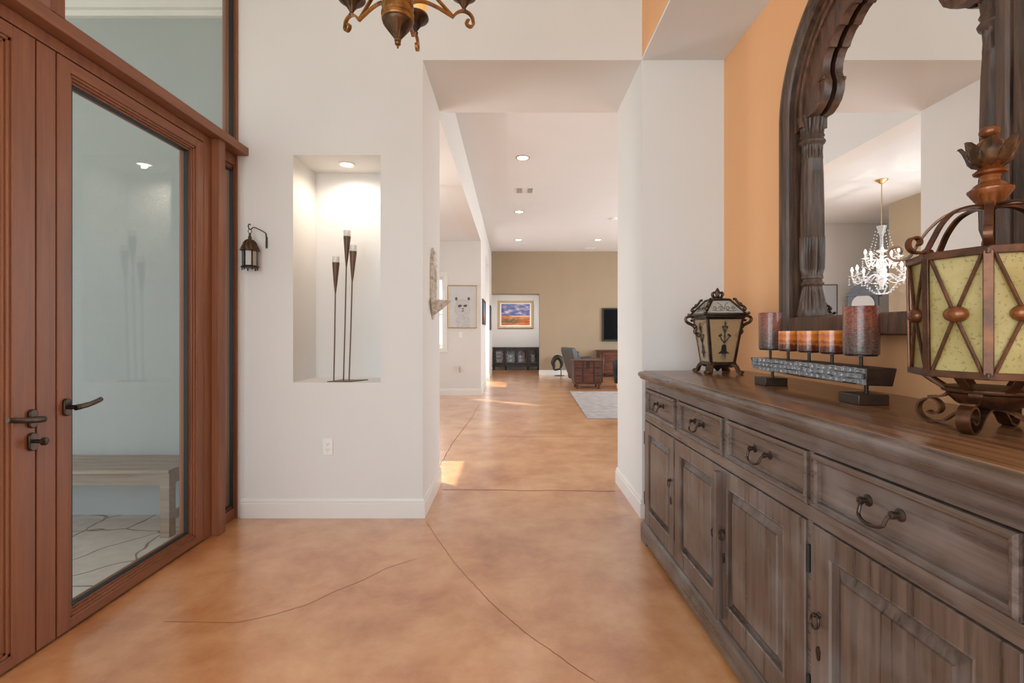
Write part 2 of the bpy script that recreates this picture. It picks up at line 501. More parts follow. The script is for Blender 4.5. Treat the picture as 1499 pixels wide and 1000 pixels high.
# ------------------------------------------------------------------ mesh building
class MB:
    def __init__(s):
        s.v, s.f, s.mi = [], [], []
        s.cur = 0

    def add(s, vs, fs):
        k = len(s.v)
        s.v += [tuple(v) for v in vs]
        s.f += [tuple(i + k for i in f) for f in fs]
        s.mi += [s.cur] * len(fs)
        return s

    def box(s, x0, x1, y0, y1, z0, z1):
        return s.add([(x, y, z) for x in (x0, x1) for y in (y0, y1) for z in (z0, z1)],
                     [(0, 1, 3, 2), (4, 6, 7, 5), (0, 4, 5, 1), (2, 3, 7, 6), (0, 2, 6, 4), (1, 5, 7, 3)])

    def loft(s, rings, closed=True, caps=True, loop=False):
        n = len(rings[0])
        vs = [p for r in rings for p in r]
        fs = []
        m = len(rings)
        for i in range(m if loop else m - 1):
            a, b = i * n, ((i + 1) % m) * n
            for j in range(n if closed else n - 1):
                k = (j + 1) % n
                fs.append((a + j, a + k, b + k, b + j))
        if caps and not loop and closed:
            fs.append(tuple(range(n)))
            fs.append(tuple((m - 1) * n + j for j in reversed(range(n))))
        return s.add(vs, fs)

    def prism(s, poly, axis, a, b):
        mp = {'x': lambda p, t: (t, p[0], p[1]), 'y': lambda p, t: (p[0], t, p[1]), 'z': lambda p, t: (p[0], p[1], t)}[axis]
        return s.loft([[mp(p, a) for p in poly], [mp(p, b) for p in poly]])

    def lathe(s, prof, c=(0, 0, 0), seg=24, flute=None, axis='z', a0=0.0):
        rings = []
        for i, (r, z) in enumerate(prof):
            ring = []
            for j in range(seg):
                a = a0 + 2 * PI * j / seg
                rr = r
                if flute and flute[i]:
                    rr = r * (1 - flute[i][1] * (0.5 + 0.5 * math.cos(flute[i][0] * a)))
                p = (rr * math.cos(a), rr * math.sin(a), z)
                if axis == 'x':
                    p = (p[2], p[0], p[1])
                elif axis == 'y':
                    p = (p[1], p[2], p[0])
                ring.append((c[0] + p[0], c[1] + p[1], c[2] + p[2]))
            rings.append(ring)
        return s.loft(rings)

    def tube(s, pts, r, seg=10, loop=False):
        pts = [Vector(p) for p in pts]
        n = len(pts)
        rs = r if isinstance(r, (list, tuple)) else [r] * n
        t0 = (pts[1] - pts[0]).normalized()
        up = Vector((0, 0, 1)) if abs(t0.z) < 0.9 else Vector((1, 0, 0))
        nv = t0.cross(up).normalized()
        rings = []
        for i in range(n):
            if loop:
                t = (pts[(i + 1) % n] - pts[i - 1]).normalized()
            else:
                t = (pts[min(i + 1, n - 1)] - pts[max(i - 1, 0)]).normalized()
            nv = (nv - t * nv.dot(t)).normalized()
            bv = t.cross(nv)
            rings.append([pts[i] + nv * (rs[i] * math.cos(2 * PI * j / seg)) + bv * (rs[i] * math.sin(2 * PI * j / seg)) for j in range(seg)])
        return s.loft(rings, loop=loop)

    def strap(s, pts, wdir, w, th):
        """flat bar along pts; w along wdir, th across."""
        pts = [Vector(p) for p in pts]
        wd = Vector(wdir).normalized()
        n = len(pts)
        ws = w if isinstance(w, (list, tuple)) else [w] * n
        rings = []
        for i in range(n):
            t = (pts[min(i + 1, n - 1)] - pts[max(i - 1, 0)]).normalized()
            nn = t.cross(wd).normalized()
            a, b = wd * ws[i] / 2, nn * th / 2
            rings.append([pts[i] + a + b, pts[i] - a + b, pts[i] - a - b, pts[i] + a - b])
        return s.loft(rings)

    def ball(s, c, r, seg=14, rings=9, sc=(1, 1, 1)):
        rg = []
        for i in range(rings):
            a = -PI / 2 + PI * (i + 0.5) / rings if False else -PI / 2 + PI * (i + 0.15) / (rings - 0.7)
            rg.append([(c[0] + sc[0] * r * math.cos(a) * math.cos(2 * PI * j / seg), c[1] + sc[1] * r * math.cos(a) * math.sin(2 * PI * j / seg), c[2] + sc[2] * r * math.sin(a)) for j in range(seg)])
        return s.loft(rg)

    def xform(s, mat, start=0):
        for i in range(start, len(s.v)):
            s.v[i] = tuple(mat @ Vector(s.v[i]))
        return s


ORG = {}


def root_of(o):
    while o.parent:
        o = o.parent
    return o


def build(name, mb, mat, parent=None, loc=None, bevel=0, seg=2, angle=35, flat=False):
    """link the builder as ONE mesh object; coordinates are world unless the thing was made local."""
    org = Vector(loc) if loc else Vector((0, 0, 0))
    if parent is not None:
        org = ORG[root_of(parent).name]
    me = bpy.data.meshes.new(name)
    me.from_pydata([tuple(Vector(v) - org) for v in mb.v], [], mb.f)
    mats = mat if isinstance(mat, list) else [mat]
    for m in mats:
        me.materials.append(m)
    if len(mats) > 1:
        for p, i in zip(me.polygons, mb.mi):
            p.material_index = i
    bm = bmesh.new()
    bm.from_mesh(me)
    bmesh.ops.recalc_face_normals(bm, faces=bm.faces)
    bm.to_mesh(me)
    bm.free()
    if not flat:
        me.shade_smooth()
        me.set_sharp_from_angle(angle=math.radians(angle))
    o = bpy.data.objects.new(name, me)
    COL.objects.link(o)
    if parent is not None:
        o.parent = parent
    else:
        o.location = org
        ORG[o.name] = org
    if bevel:
        b = o.modifiers.new('bevel', 'BEVEL')
        b.width = bevel
        b.segments = seg
        b.limit_method = 'ANGLE'
        b.angle_limit = math.radians(40)
        b.harden_normals = False
    return o


def tag(o, label=None, cat=None, group=None, kind=None):
    if label:
        o['label'] = label
    if cat:
        o['category'] = cat
    if group:
        o['group'] = group
    if kind:
        o['kind'] = kind
    return o


def thing(name, label, cat, loc, rotz=0, group=None, local=False, kind=None):
    o = bpy.data.objects.new(name, None)
    COL.objects.link(o)
    o.empty_display_size = 0.1
    o.location = loc
    o.rotation_euler = (0, 0, rotz)
    ORG[o.name] = Vector((0, 0, 0)) if local else Vector(loc)
    return tag(o, label, cat, group, kind)


def struct(name, mb, mat, label=None, bevel=0, parent=None, loc=None):
    o = build(name, mb, mat, parent, loc, bevel)
    if parent is None:
        o['kind'] = 'structure'
    if label:
        o['label'] = label
    return o


def copy_tree(o, parent=None):
    c = o.copy()
    COL.objects.link(c)
    c.parent = parent
    for ch in list(o.children):
        copy_tree(ch, c)
    return c


def cat(pts, n=8, loop=False):
    """Catmull-Rom through pts"""
    pts = [Vector(p) for p in pts]
    out = []
    m = len(pts)
    for i in range(m if loop else m - 1):
        if loop:
            p0, p1, p2, p3 = pts[i - 1], pts[i], pts[(i + 1) % m], pts[(i + 2) % m]
        else:
            p1, p2 = pts[i], pts[i + 1]
            p0 = pts[i - 1] if i else p1 * 2 - p2
            p3 = pts[i + 2] if i + 2 < m else p2 * 2 - p1
        for k in range(n):
            t = k / n
            out.append(0.5 * ((2 * p1) + (p2 - p0) * t + (2 * p0 - 5 * p1 + 4 * p2 - p3) * t * t + (3 * p1 - p0 - 3 * p2 + p3) * t ** 3))
    if not loop:
        out.append(pts[-1])
    return out


def spiral(c, r0, r1, a0, a1, n=20):
    """2D spiral points"""
    return [(c[0] + (r0 + (r1 - r0) * i / n) * math.cos(a0 + (a1 - a0) * i / n), c[1] + (r0 + (r1 - r0) * i / n) * math.sin(a0 + (a1 - a0) * i / n)) for i in range(n + 1)]


# ================================================================== THE SETTING
def fpt(x, y, z=0.0):
    """floor point seen at a pixel of the photograph (1499 x 1000)"""
    Y = (CAMZ - z) * 700 / (y - 487.5)
    return Vector(((x - 749.5) * Y / 700, Y, z))


YW, YP = 3.29, 4.05          # front and back of the thick hall wall
XL, XR = -0.613, 0.895       # opening
XA = 1.459                   # alcove (orange) wall
XD = -1.878                  # door plane
ZL, ZG, ZF = 3.148, 3.737, 4.4
XG = -0.635

# floor with hairline cracks
b = MB()
b.box(-1.99, 7.0, -3.2, 17.2, -0.12, 0)
b.box(-4.6, -1.99, 3.62, 17.2, -0.12, 0)
b.cur = 1


def crack(pix, w):
    pts = [fpt(*p, 0.0006) for p in pix]
    pp = []
    for i in range(len(pts) - 1):
        for k in range(6):
            q = pts[i].lerp(pts[i + 1], k / 6)
            pp.append(q + Vector((random.uniform(-1, 1), random.uniform(-1, 1), 0)) * w * 0.9)
    pp.append(pts[-1])
    vs, fs = [], []
    for i, p in enumerate(pp):
        t = (pp[min(i + 1, len(pp) - 1)] - pp[max(i - 1, 0)]).normalized()
        nn = Vector((-t.y, t.x, 0)) * w / 2
        vs += [p + nn, p - nn]
        if i:
            fs.append((2 * i - 2, 2 * i - 1, 2 * i + 1, 2 * i))
    b.add(vs, fs)


crack([(624, 764), (645, 795), (665, 824), (690, 851), (717, 881), (745, 906), (772, 929), (800, 947), (836, 974), (870, 996)], 0.0026)
crack([(240, 910), (300, 911), (350, 911), (400, 900), (450, 885), (490, 866), (530, 850), (565, 832), (610, 818)], 0.0025)
crack([(647, 717), (780, 718), (901, 719)], 0.011)
crack([(720, 639), (800, 639.5), (900, 639)], 0.011)
crack([(644, 681), (652, 668), (660, 652), (690, 612), (702, 592)], 0.008)
f = build('floor', b, [M['floor'], M['crack']], loc=(0, 0, 0), flat=True)
tag(f, 'polished orange tan stained concrete floor with hairline cracks', kind='structure')

# thick hall wall with niche and passage
b = MB()
NX0, NX1, NZ0, NZ1, NY = -1.506, -0.905, 0.929, 2.494, 3.667
b.box(-1.93, NX0, YW, YP, 0, ZF)
b.box(NX1, XL, YW, YP, 0, ZF)
b.box(NX0, NX1, YW, YP, 0, NZ0)
b.box(NX0, NX1, YW, YP, NZ1, ZF)
b.box(NX0, NX1, NY, YP, NZ0, NZ1)
b.box(XL, XR, YW, YP, ZL, ZF)
b.box(XR, 1.9, YW, YP, 0, ZF)
struct('wall_front', b, M['white'], 'white hall wall with lit display niche and tall passage opening', loc=(0, YW, 0))
b = MB()
b.box(XA, 1.9, -3.2, YW, 0, ZL + 0.1)
struct('wall_right', b, M['orange'], 'orange alcove wall behind the sideboard', loc=(XA, 0, 0))
b = MB()
b.box(XR, 1.9, -3.2, YW, ZL + 0.02, ZF)
struct('wall_right_upper', b, M['orange'], 'orange upper wall above the sideboard alcove', loc=(XR, 0, 0))
b = MB()
b.box(XR, XA, -3.2, YW, ZL, ZL + 0.02)
struct('ceiling_alcove', b, M['ceil'], 'white alcove ceiling above the sideboard', loc=(XR, 0, 0))
b = MB()
b.box(-2.0, XR, -3.2, YW, ZF, ZF + 0.1)
struct('ceiling_foyer', b, M['ceil'], loc=(0, 0, ZF))
# foyer wall behind the camera with an opening added for the fill light
b = MB()
b.box(-2.0, -1.75, -3.2, -3.0, 0, ZF)
b.box(0.85, 1.9, -3.2, -3.0, 0, ZF)
b.box(-1.75, 0.85, -3.2, -3.0, 0, 0.5)
b.box(-1.75, 0.85, -3.2, -3.0, 3.8, ZF)
struct('wall_back', b, M['white'], loc=(0, -3, 0))
# left wall around the entrance, with an opening added for the side fill
b = MB()
b.box(-2.0, XD, -3.2, -2.4, 0, ZF)
b.box(-2.0, XD, -0.3, 0.35, 0, ZF)
b.box(-2.0, XD, -2.4, -0.3, 0, 0.45)
b.box(-2.0, XD, -2.4, -0.3, 3.35, ZF)
b.box(-2.0, XD, 0.35, YW, 4.05, ZF)
struct('wall_left', b, M['white'], loc=(XD, 0, 0))
# porch
b = MB()
b.box(-9, -1.932, 3.42, 3.6, -0.1, 3.66)
struct('wall_porch', b, M['porch'], 'blue grey stucco porch wall outside the glass door', loc=(-3, 3.42, 0))
b = MB()
b.box(-9, -1.932, 3.36, 3.42, 3.56, 3.70)
b.box(-9, -1.932, 3.39, 3.42, 3.52, 3.56)
struct('trim_1', b, M['trim'], 'white crown moulding at the top of the porch wall', loc=(-3, 3.4, 3.6))
b = MB()
b.box(-5.6, -2.01, -3.2, 3.6, 3.70, 4.6)  # porch roof, made deeper and thicker to keep the sun out
struct('ceiling_porch', b, M['ceil'], loc=(-3, 0, 3.7))
b = MB()
b.box(-9, -1.99, -6, 3.6, -0.13, -0.03)
struct('floor_porch', b, M['porchfloor'], 'pale stamped stone porch floor outside the glass door', loc=(-3, 0, -0.03))
b = MB()
b.box(-60, 60, -40, 60, -0.3, -0.2)
struct('ground_outside', b, M['grass'], loc=(0, 0, -0.2))

# great room
b = MB()
b.box(XG, 7, YP, 14.45, ZG, ZG + 0.1)
struct('ceiling_great_room', b, M['ceil'], 'white ceiling of the far room with recessed lights', loc=(0, 9, ZG))
b = MB()
b.box(-0.9, XG, YP, 14.45, ZL, ZG)
b.box(XG, 7, YP - 0.01, YP + 0.03, ZL + 0.002, ZG)
struct('wall_header', b, M['white'], 'white header beam above the openings on the left', loc=(XG, 9, ZL))
b = MB()
b.box(-2.78, -0.9, YP, 9.93, ZL, ZL + 0.1)
b.box(-4.5, -2.78, 6.8, 8.35, ZL, ZL + 0.1)
b.box(-1.60, -0.9, 9.93, 13.5, ZL, ZL + 0.1)
struct('ceiling_dining', b, M['ceil'], loc=(-2, 7, ZL))
b = MB()
b.box(-1.3, XG, 14.45, 14.75, 0, ZG)
b.box(XG, -0.62, 14.45, 14.75, 0, ZG)
struct('wall_far_corner', b, M['white'], loc=(-1, 14.45, 0))
b = MB()
b.box(-0.62, 0.836, 14.45, 14.75, 2.457, ZG)
b.box(0.836, 7, 14.45, 14.75, 0, ZG)
struct('wall_far', b, M['tan'], 'tan accent wall at the end of the far room', loc=(1, 14.45, 0))
b = MB()
b.box(-1.6, 3.0, 16.85, 17.0, 0, 2.6)
b.box(-1.75, -1.6, 14.75, 17.0, 0, 2.6)
b.box(3.0, 3.15, 14.75, 17.0, 0, 2.6)
b.box(-1.75, 3.15, 14.7, 17.0, 2.6, 2.7)
struct('wall_hallway', b, M['white'], 'white hallway wall behind the painting and black console', loc=(0, 16.85, 0))
b = MB()
b.box(7.0, 7.15, YP, 14.75, 0, 0.8)
b.box(7.0, 7.15, YP, 14.75, 3.1, ZG)
b.box(7.0, 7.15, YP, 6.3, 0.8, 3.1)
b.box(7.0, 7.15, 12.7, 14.75, 0.8, 3.1)
b.box(1.9, 7.15, YP - 0.1, YP, 0, ZG)
struct('wall_great_room_right', b, M['white'], loc=(7, 9, 0))
# white pier wall with window, side pier, second pier
b = MB()
WX0, WX1, WZ0, WZ1 = -2.0, -1.40, 0.93, 2.40
b.box(-1.25, XG, 9.78, 11.47, 0, ZL)
b.box(WX1, -1.25, 9.78, 9.93, 0, ZL)
b.box(WX0, WX1, 9.78, 9.93, 0, WZ0)
b.box(WX0, WX1, 9.78, 9.93, WZ1, ZL)
b.box(-2.1, WX0, 8.35, 9.93, 0, ZL)
struct('wall_pier', b, M['white'], 'white wall holding the framed animal print', loc=(-1, 9.78, 0))
b = MB()
b.box(-1.25, XG, 13.37, 14.45, 0, ZL)
struct('wall_pier_far', b, M['white'], loc=(-1, 13.37, 0))
b = MB()
b.box(-1.60, -1.50, 11.3, 11.6, 0, ZL)
b.box(-1.60, -1.50, 13.2, 13.5, 0, ZL)
b.box(-1.60, -1.50, 11.6, 13.2, 0, 0.3)
b.box(-1.60, -1.50, 11.6, 13.2, 1.55, ZL)
b.box(-1.60, -1.25, 13.4, 13.5, 0, ZL)
b.box(-1.60, -1.25, 11.3, 11.4, 0, ZL)
struct('wall_side_hall', b, M['white'], loc=(-2.2, 12.4, 0))
# dining room walls seen in the mirror
b = MB()
b.box(-4.5, -2.0, 8.2, 8.35, 0, ZL)
b.box(-4.5, -4.3, 6.94, 8.35, 0, ZL)
struct('wall_dining_back', b, M['white'], 'white dining room wall seen in the mirror', loc=(-3, 8.2, 0))
b = MB()
b.box(-2.78, -2.62, 4.0, 4.5, 0, ZL)
b.box(-2.78, -2.62, 6.3, 6.94, 0, ZL)
b.box(-2.78, -2.62, 4.5, 6.3, 0, 0.35)
b.box(-2.78, -2.62, 4.5, 6.3, 2.45, ZL)
b.box(-4.5, -2.78, 6.80, 6.94, 0, ZL)
struct('wall_dining_left', b, M['tan'], 'tan dining room wall seen in the mirror', loc=(-2.62, 6, 0))

# window by the print
w = thing('window_3', 'white framed narrow window left of the animal print', None, (-1.7, 9.78, 1.6), kind='structure')
b = MB()
loops = []
for (d, yy) in ((0, 9.90), (0, 9.80), (0.03, 9.80), (0.036, 9.83), (0.036, 9.90)):
    loops.append([(WX0 + d, yy, WZ0 + d), (WX1 - d, yy, WZ0 + d), (WX1 - d, yy, WZ1 - d), (WX0 + d, yy, WZ1 - d)])
b.loft(loops, loop=True)
b.box(WX0 + 0.03, WX1 - 0.03, 9.835, 9.865, 1.635, 1.665)
build('window_frame', b, M['trim'], w)
b = MB()
for (x0, x1, z0, z1) in ((WX1, WX1 + 0.08, WZ0 - 0.02, WZ1 + 0.02), (WX0 - 0.08, WX0, WZ0 - 0.02, WZ1 + 0.02), (WX0 - 0.08, WX1 + 0.08, WZ1 + 0.02, WZ1 + 0.11), (WX0 - 0.1, WX1 + 0.1, WZ0 - 0.06, WZ0 - 0.02)):
    b.box(x0, x1, 9.755, 9.78, z0, z1)
build('window_casing', b, M['trim'], w, bevel=0.005)
b = MB()
b.box(WX0 + 0.03, WX1 - 0.03, 9.848, 9.854, WZ0 + 0.03, WZ1 - 0.03)
build('window_glass', b, M['glass'], w)

# baseboards: profile swept along straight runs
BP = [(0, 0), (0.016, 0), (0.016, 0.098), (0.010, 0.104), (0.012, 0.112), (0.012, 0.120), (0.004, 0.133), (0, 0.133)]


def baseboard(name, runs, label=None, h=1.0):
    """each run is (polyline, side): the board stands on the left (+1) or right (-1) of the way it runs"""
    b = MB()
    for pts, sd in runs:
        P = [Vector((p[0], p[1], 0)) for p in pts]
        rings = []
        for i, p in enumerate(P):
            ns = []
            for q0, q1 in ((i - 1, i), (i, i + 1)):
                if q0 >= 0 and q1 < len(P):
                    t = (P[q1] - P[q0]).normalized()
                    ns.append(Vector((-t.y, t.x, 0)) * sd)
            m = sum(ns, Vector()).normalized()
            k = 1 / max(0.3, m.dot(ns[0]))
            rings.append([(p.x + m.x * k * q[0], p.y + m.y * k * q[0], q[1] * h) for q in BP])
        b.loft(rings)
    struct(name, b, M['trim'], label, loc=(runs[0][0][0][0], runs[0][0][0][1], 0))


baseboard('baseboard_front', [([(-1.862, YW), (XL, YW), (XL, YP), (-2.5, YP)], -1)], 'white baseboard along the niche wall and passage')
baseboard('baseboard_right', [([(XA, YW), (XR, YW), (XR, YP), (1.9, YP)], 1)], 'white baseboard beside the sideboard')
baseboard('baseboard_pier', [([(-2.0, 9.78), (XG, 9.78), (XG, 11.47), (-1.2, 11.47)], -1), ([(-1.25, 13.37), (XG, 13.37), (XG, 14.45)], -1)], 'white baseboard below the animal print')
baseboard('baseboard_far', [([(0.836, 14.60), (0.836, 14.45), (7, 14.45)], -1)], 'white baseboard along the tan wall', 1.12)

# ------------------------------------------------------------------ entrance: frame, two leaves, sidelight, transom
b = MB()
b.box(-1.99, XD, 2.916, 2.99, 0, 2.485)                    # jamb beside the leaf
b.box(-1.99, XD, 0.95, 2.916, 2.434, 2.485)                # head
b.box(-1.99, XD, 0.87, 0.95, 0, 2.485)
struct('trim_2', b, M['door'], 'reddish wood door frame', 0.003, loc=(XD, 2, 0))
b = MB()
b.box(-1.99, -1.832, 2.99, 3.058, 0, 2.487)                # post proud of the doors
struct('trim_3', b, M['door'], 'reddish wood post between glass door and narrow sidelight', 0.004, loc=(XD, 3.02, 0))
b = MB()
b.box(-1.99, -1.81, 0.35, YW - 0.0005, 2.486, 2.54)
struct('trim_4', b, M['doorh'], 'reddish wood transom ledge above the doors', 0.004, loc=(-1.81, 2, 2.5))
# transom window
w = thing('window_2', 'wood framed transom window above the doors', None, (XD, 2.6, 3.2), kind='structure')
b = MB()
b.box(-1.97, XD - 0.01, 1.955, 2.022, 2.54, 4.05)
b.box(-1.97, XD - 0.01, 0.35, 0.42, 2.54, 4.05)
b.box(-1.985, XD - 0.004, 3.274, YW, 2.54, 4.05)
b.box(-1.965, XD - 0.020, 3.264, 3.274, 2.54, 4.05)
build('mullion', b, M['door'], w, bevel=0.003)
b = MB()
b.box(-1.97, XD - 0.01, 0.35, YW, 2.54, 2.598)
b.box(-1.97, XD - 0.01, 0.35, YW, 3.98, 4.05)
build('rail', b, M['doorh'], w, bevel=0.003)
b = MB()
b.box(-1.930, XD - 0.022, 3.258, 3.264, 2.59, 4.0)
b.box(-1.930, XD - 0.024, 2.022, 2.028, 2.59, 4.0)
build('gasket', b, M['black'], w)
for y0, y1 in ((0.42, 1.955), (2.022, 3.27)):
    b = MB()
    b.box(-1.929, -1.923, y0 - 0.004, y1, 2.58, 3.99)
    build('window_glass', b, M['glass'], w)
# sidelight
w = thing('window_1', 'narrow wood framed sidelight right of the glass door', None, (XD, 3.17, 0), kind='structure')
b = MB()
XS = XD - 0.018
b.box(-1.985, XS, 3.058, 3.075, 0, 2.486)
b.box(-1.985, XS + 0.01, 3.274, YW, 0, 2.486)
b.box(-1.965, XS - 0.004, 3.264, 3.274, 0.05, 2.43)
b.box(-1.985, XS, 3.058, YW, 0.0, 0.075)
b.box(-1.985, XS, 3.058, YW, 2.415, 2.486)
b.box(-1.965, XS - 0.014, 3.075, 3.264, 0.075, 0.090)
b.box(-1.965, XS - 0.014, 3.075, 3.264, 2.385, 2.415)
build('window_frame', b, M['door'], w, bevel=0.003)
b = MB()
b.box(-1.927, XS - 0.006, 3.258, 3.264, 0.08, 2.40)
b.box(-1.927, XS - 0.006, 3.075, 3.264, 2.378, 2.386)
b.box(-1.927, XS - 0.006, 3.075, 3.264, 0.089, 0.097)
build('gasket', b, M['black'], w)
b = MB()
b.box(-1.926, -1.920, 3.07, 3.27, 0.08, 2.40)
build('window_glass', b, M['glass'], w)


def leaf(name, label, y0, y1, sl, sr, lbl=None):
    """door leaf between y0 and y1; sl and sr are the stile widths"""
    t = thing(name, label, None, (XD, (y0 + y1) / 2, 0), kind='structure')
    z0, z1, zr0, zr1 = 0.012, 2.428, 0.055, 2.378
    f0, f1 = -1.965, XD
    b = MB()
    b.box(f0, f1, y0, y0 + sl, z0, z1)
    b.box(f0, f1, y1 - sr, y1, z0, z1)
    build('stile', b, M['door'], t, bevel=0.002)
    b = MB()
    b.box(f0, f1 - 0.0006, y0 + sl - 0.001, y1 - sr + 0.001, z0, zr0)
    b.box(f0, f1 - 0.0006, y0 + sl - 0.001, y1 - sr + 0.001, zr1, z1)
    build('rail', b, M['doorh'], t, bevel=0.002)
    b = MB()
    ya, yb = y0 + sl, y1 - sr
    for (d, w0, w1) in ((0.008, 0, 0.012), (0.016, 0.012, 0.022), (0.026, 0.022, 0.032)):
        b.box(f0 + 0.004, f1 - d, ya + w0, ya + w1, zr0 + w0, zr1 - w0)
        b.box(f0 + 0.004, f1 - d, yb - w1, yb - w0, zr0 + w0, zr1 - w0)
        b.box(f0 + 0.004, f1 - d, ya + w0, yb - w0, zr0 + w0, zr0 + w1)
        b.box(f0 + 0.004, f1 - d, ya + w0, yb - w0, zr1 - w1, zr1 - w0)
    build('glazing_bead', b, M['door'], t, bevel=0.0015)
    b = MB()
    k0, k1 = 0.032, 0.038
    b.box(-1.9315, f1 - 0.028, ya + k0, ya + k1, zr0 + k0, zr1 - k0)
    b.box(-1.9315, f1 - 0.028, yb - k1, yb - k0, zr0 + k0, zr1 - k0)
    b.box(-1.9315, f1 - 0.028, ya + k0, yb - k0, zr0 + k0, zr0 + k1)
    b.box(-1.9315, f1 - 0.028, ya + k0, yb - k0, zr1 - k1, zr1 - k0)
    build('gasket', b, M['black'], t)
    b = MB()
    b.box(-1.931, -1.925, ya + k0, yb - k0, zr0 + k0, zr1 - k0)
    build('glass_pane', b, M['glass'], t)
    return t


def plate_round(b, y, z, w, h, x0, x1):
    n = 10
    pts = []
    r = w / 2
    for i in range(n + 1):
        a = PI * i / n
        pts.append((y + r * math.cos(a), z + h / 2 - r + r * math.sin(a)))
    for i in range(n + 1):
        a = PI + PI * i / n
        pts.append((y + r * math.cos(a), z - h / 2 + r + r * math.sin(a)))
    b.prism(pts, 'x', x0, x1)


def lever(t, y, z, dy):
    b = MB()
    plate_round(b, y, z, 0.034, 0.074, XD - 0.002, XD + 0.012)
    h = build('handle', b, M['bronze'], t, bevel=0.003)
    b = MB()
    b.lathe([(0.009, 0), (0.009, 0.045)], (XD, y, z), 14, axis='x')
    pts = cat([(XD + 0.045, y - 0.004 * dy, z - 0.002), (XD + 0.048, y + 0.02 * dy, z), (XD + 0.049, y + 0.06 * dy, z + 0.004), (XD + 0.045, y + 0.105 * dy, z + 0.012), (XD + 0.040, y + 0.125 * dy, z + 0.016)], 6)
    b.tube(pts, [0.0125] * 6 + [0.0115] * 6 + [0.0105] * (len(pts) - 12), 12)
    build('lever', b, M['bronze'], h)


d1 = leaf('door_1', 'reddish wood glass entrance door leaf nearer the niche, with lever handle', 1.9755, 2.912, 0.060, 0.062)
lever(d1, 2.012, 0.958, 1)
d2 = leaf('door_2', 'reddish wood glass entrance door leaf cut off by the left edge', 0.955, 1.884, 0.085, 0.085)
lever(d2, 1.868, 0.935, -1)
b = MB()
plate_round(b, 1.868, 0.845, 0.036, 0.072, XD - 0.002, XD + 0.012)
k = build('deadbolt', b, M['bronze'], d2, bevel=0.003)
b = MB()
b.lathe([(0.008, 0), (0.008, 0.03), (0.016, 0.034), (0.016, 0.042), (0.010, 0.046)], (XD + 0.01, 1.872, 0.846), 14, axis='x')
build('thumb_turn', b, M['bronze'], k)
b = MB()
b.box(-1.96, XD - 0.0005, 1.891, 1.969, 0.012, 2.428)
struct('trim_5', b, M['door'], 'reddish wood meeting post between the two door leaves', 0.002, loc=(XD, 1.93, 0))
b = MB()
b.box(-1.985, -1.90, 0.9, 2.95, 0.0, 0.014)
struct('trim_6', b, M['black'], 'black threshold gap below the doors', loc=(XD, 1.93, 0))


# ================================================================== SIDEBOARD
SBX, SBY, SBZ = 0.815, 2.93, 1.037
SBR = math.atan2(-1, 0.0193)
sb = thing('sideboard', 'long dark weathered wooden sideboard with four drawers above four panelled doors', 'sideboard', (SBX, SBY, 0), SBR, local=True)
UL = 2.18
b = MB()
b.box(0.0, UL, 0.018, 0.585, 0.10, 0.998)
DU = [(0.036, 0.520), (0.560, 1.042), (1.074, 1.570), (1.588, 2.130)]
OU = [(0.014, 0.512), (0.522, 1.036), (1.040, 1.562), (1.586, 2.134)]
b.box(0, UL, 0, 0.018, 0.936, 0.998)
b.box(0, UL, 0, 0.018, 0.738, 0.780)
b.box(0, UL, 0, 0.018, 0.10, 0.126)
for u0, u1 in ((0, 0.036), (0.520, 0.560), (1.042, 1.074), (1.570, 1.588), (2.130, UL)):
    b.box(u0, u1, 0.0005, 0.018, 0.780, 0.936)
for u0, u1 in ((0, 0.013), (0.5125, 0.5215), (1.5625, 1.5855), (2.135, UL)):
    b.box(u0, u1, 0.0005, 0.018, 0.126, 0.738)
build('carcass', b, M['sideh'], sb, bevel=0.002)
b = MB()
prof = [(-0.012, 0.985), (-0.020, 0.990), (-0.024, 1.000), (-0.032, 1.006), (-0.036, 1.014), (-0.034, 1.024), (-0.026, 1.030), (-0.012, 1.0325), (-0.002, 1.0335), (0.004, 1.034)]
rings = []
for u in (-0.030, UL + 0.03):
    rings.append([(u, y, z) for y, z in prof] + [(u, 0.03, SBZ - 0.003), (u, 0.03, 0.985)])
b.loft(rings)
build('edge_moulding', b, M['sideh'], sb, angle=40)
b = MB()
rings = []
for u, yb in ((-0.030, 0.632), (UL + 0.03, 0.592)):
    rings.append([(u, 0.0015, SBZ - 0.006), (u, 0.0035, SBZ - 0.001), (u, 0.006, SBZ), (u, yb, SBZ), (u, yb, 0.985), (u, 0.031, 0.985), (u, 0.031, SBZ - 0.006)])
b.loft(rings)
build('top', b, M['top'], sb, angle=25)
b = MB()
pp = [(-0.022, 0.024), (-0.022, 0.098), (-0.017, 0.104), (-0.014, 0.112), (-0.006, 0.116), (0.0, 0.120), (0.03, 0.120), (0.03, 0.024)]
b.loft([[(u, y, z) for y, z in pp] for u in (-0.018, UL + 0.018)])
b.box(-0.018, 0.0, 0.031, 0.58, 0.024, 0.112)
for u0, u1 in ((-0.018, 0.085), (UL - 0.085, UL + 0.018)):
    b.box(u0, u1, -0.0215, 0.06, 0, 0.026)
    b.box(u0, u1, 0.5, 0.58, 0, 0.026)
build('plinth', b, M['sideh'], sb, bevel=0.002)


def rect(u0, u1, z0, z1, y):
    return [(u0, y, z0), (u1, y, z0), (u1, y, z1), (u0, y, z1)]


def inset(r, d):
    return (r[0] + d, r[1] - d, r[2] + d, r[3] - d)


def rosette(b, u, z, y0, r, dep):
    b.lathe([(r, 0), (r, 0.002), (r * 0.75, 0.004), (r * 0.45, 0.006), (r * 0.4, dep - 0.007), (r * 0.62, dep - 0.004), (r * 0.6, dep + 0.003), (r * 0.2, dep + 0.006)], (u, y0, z), 14, axis='y')


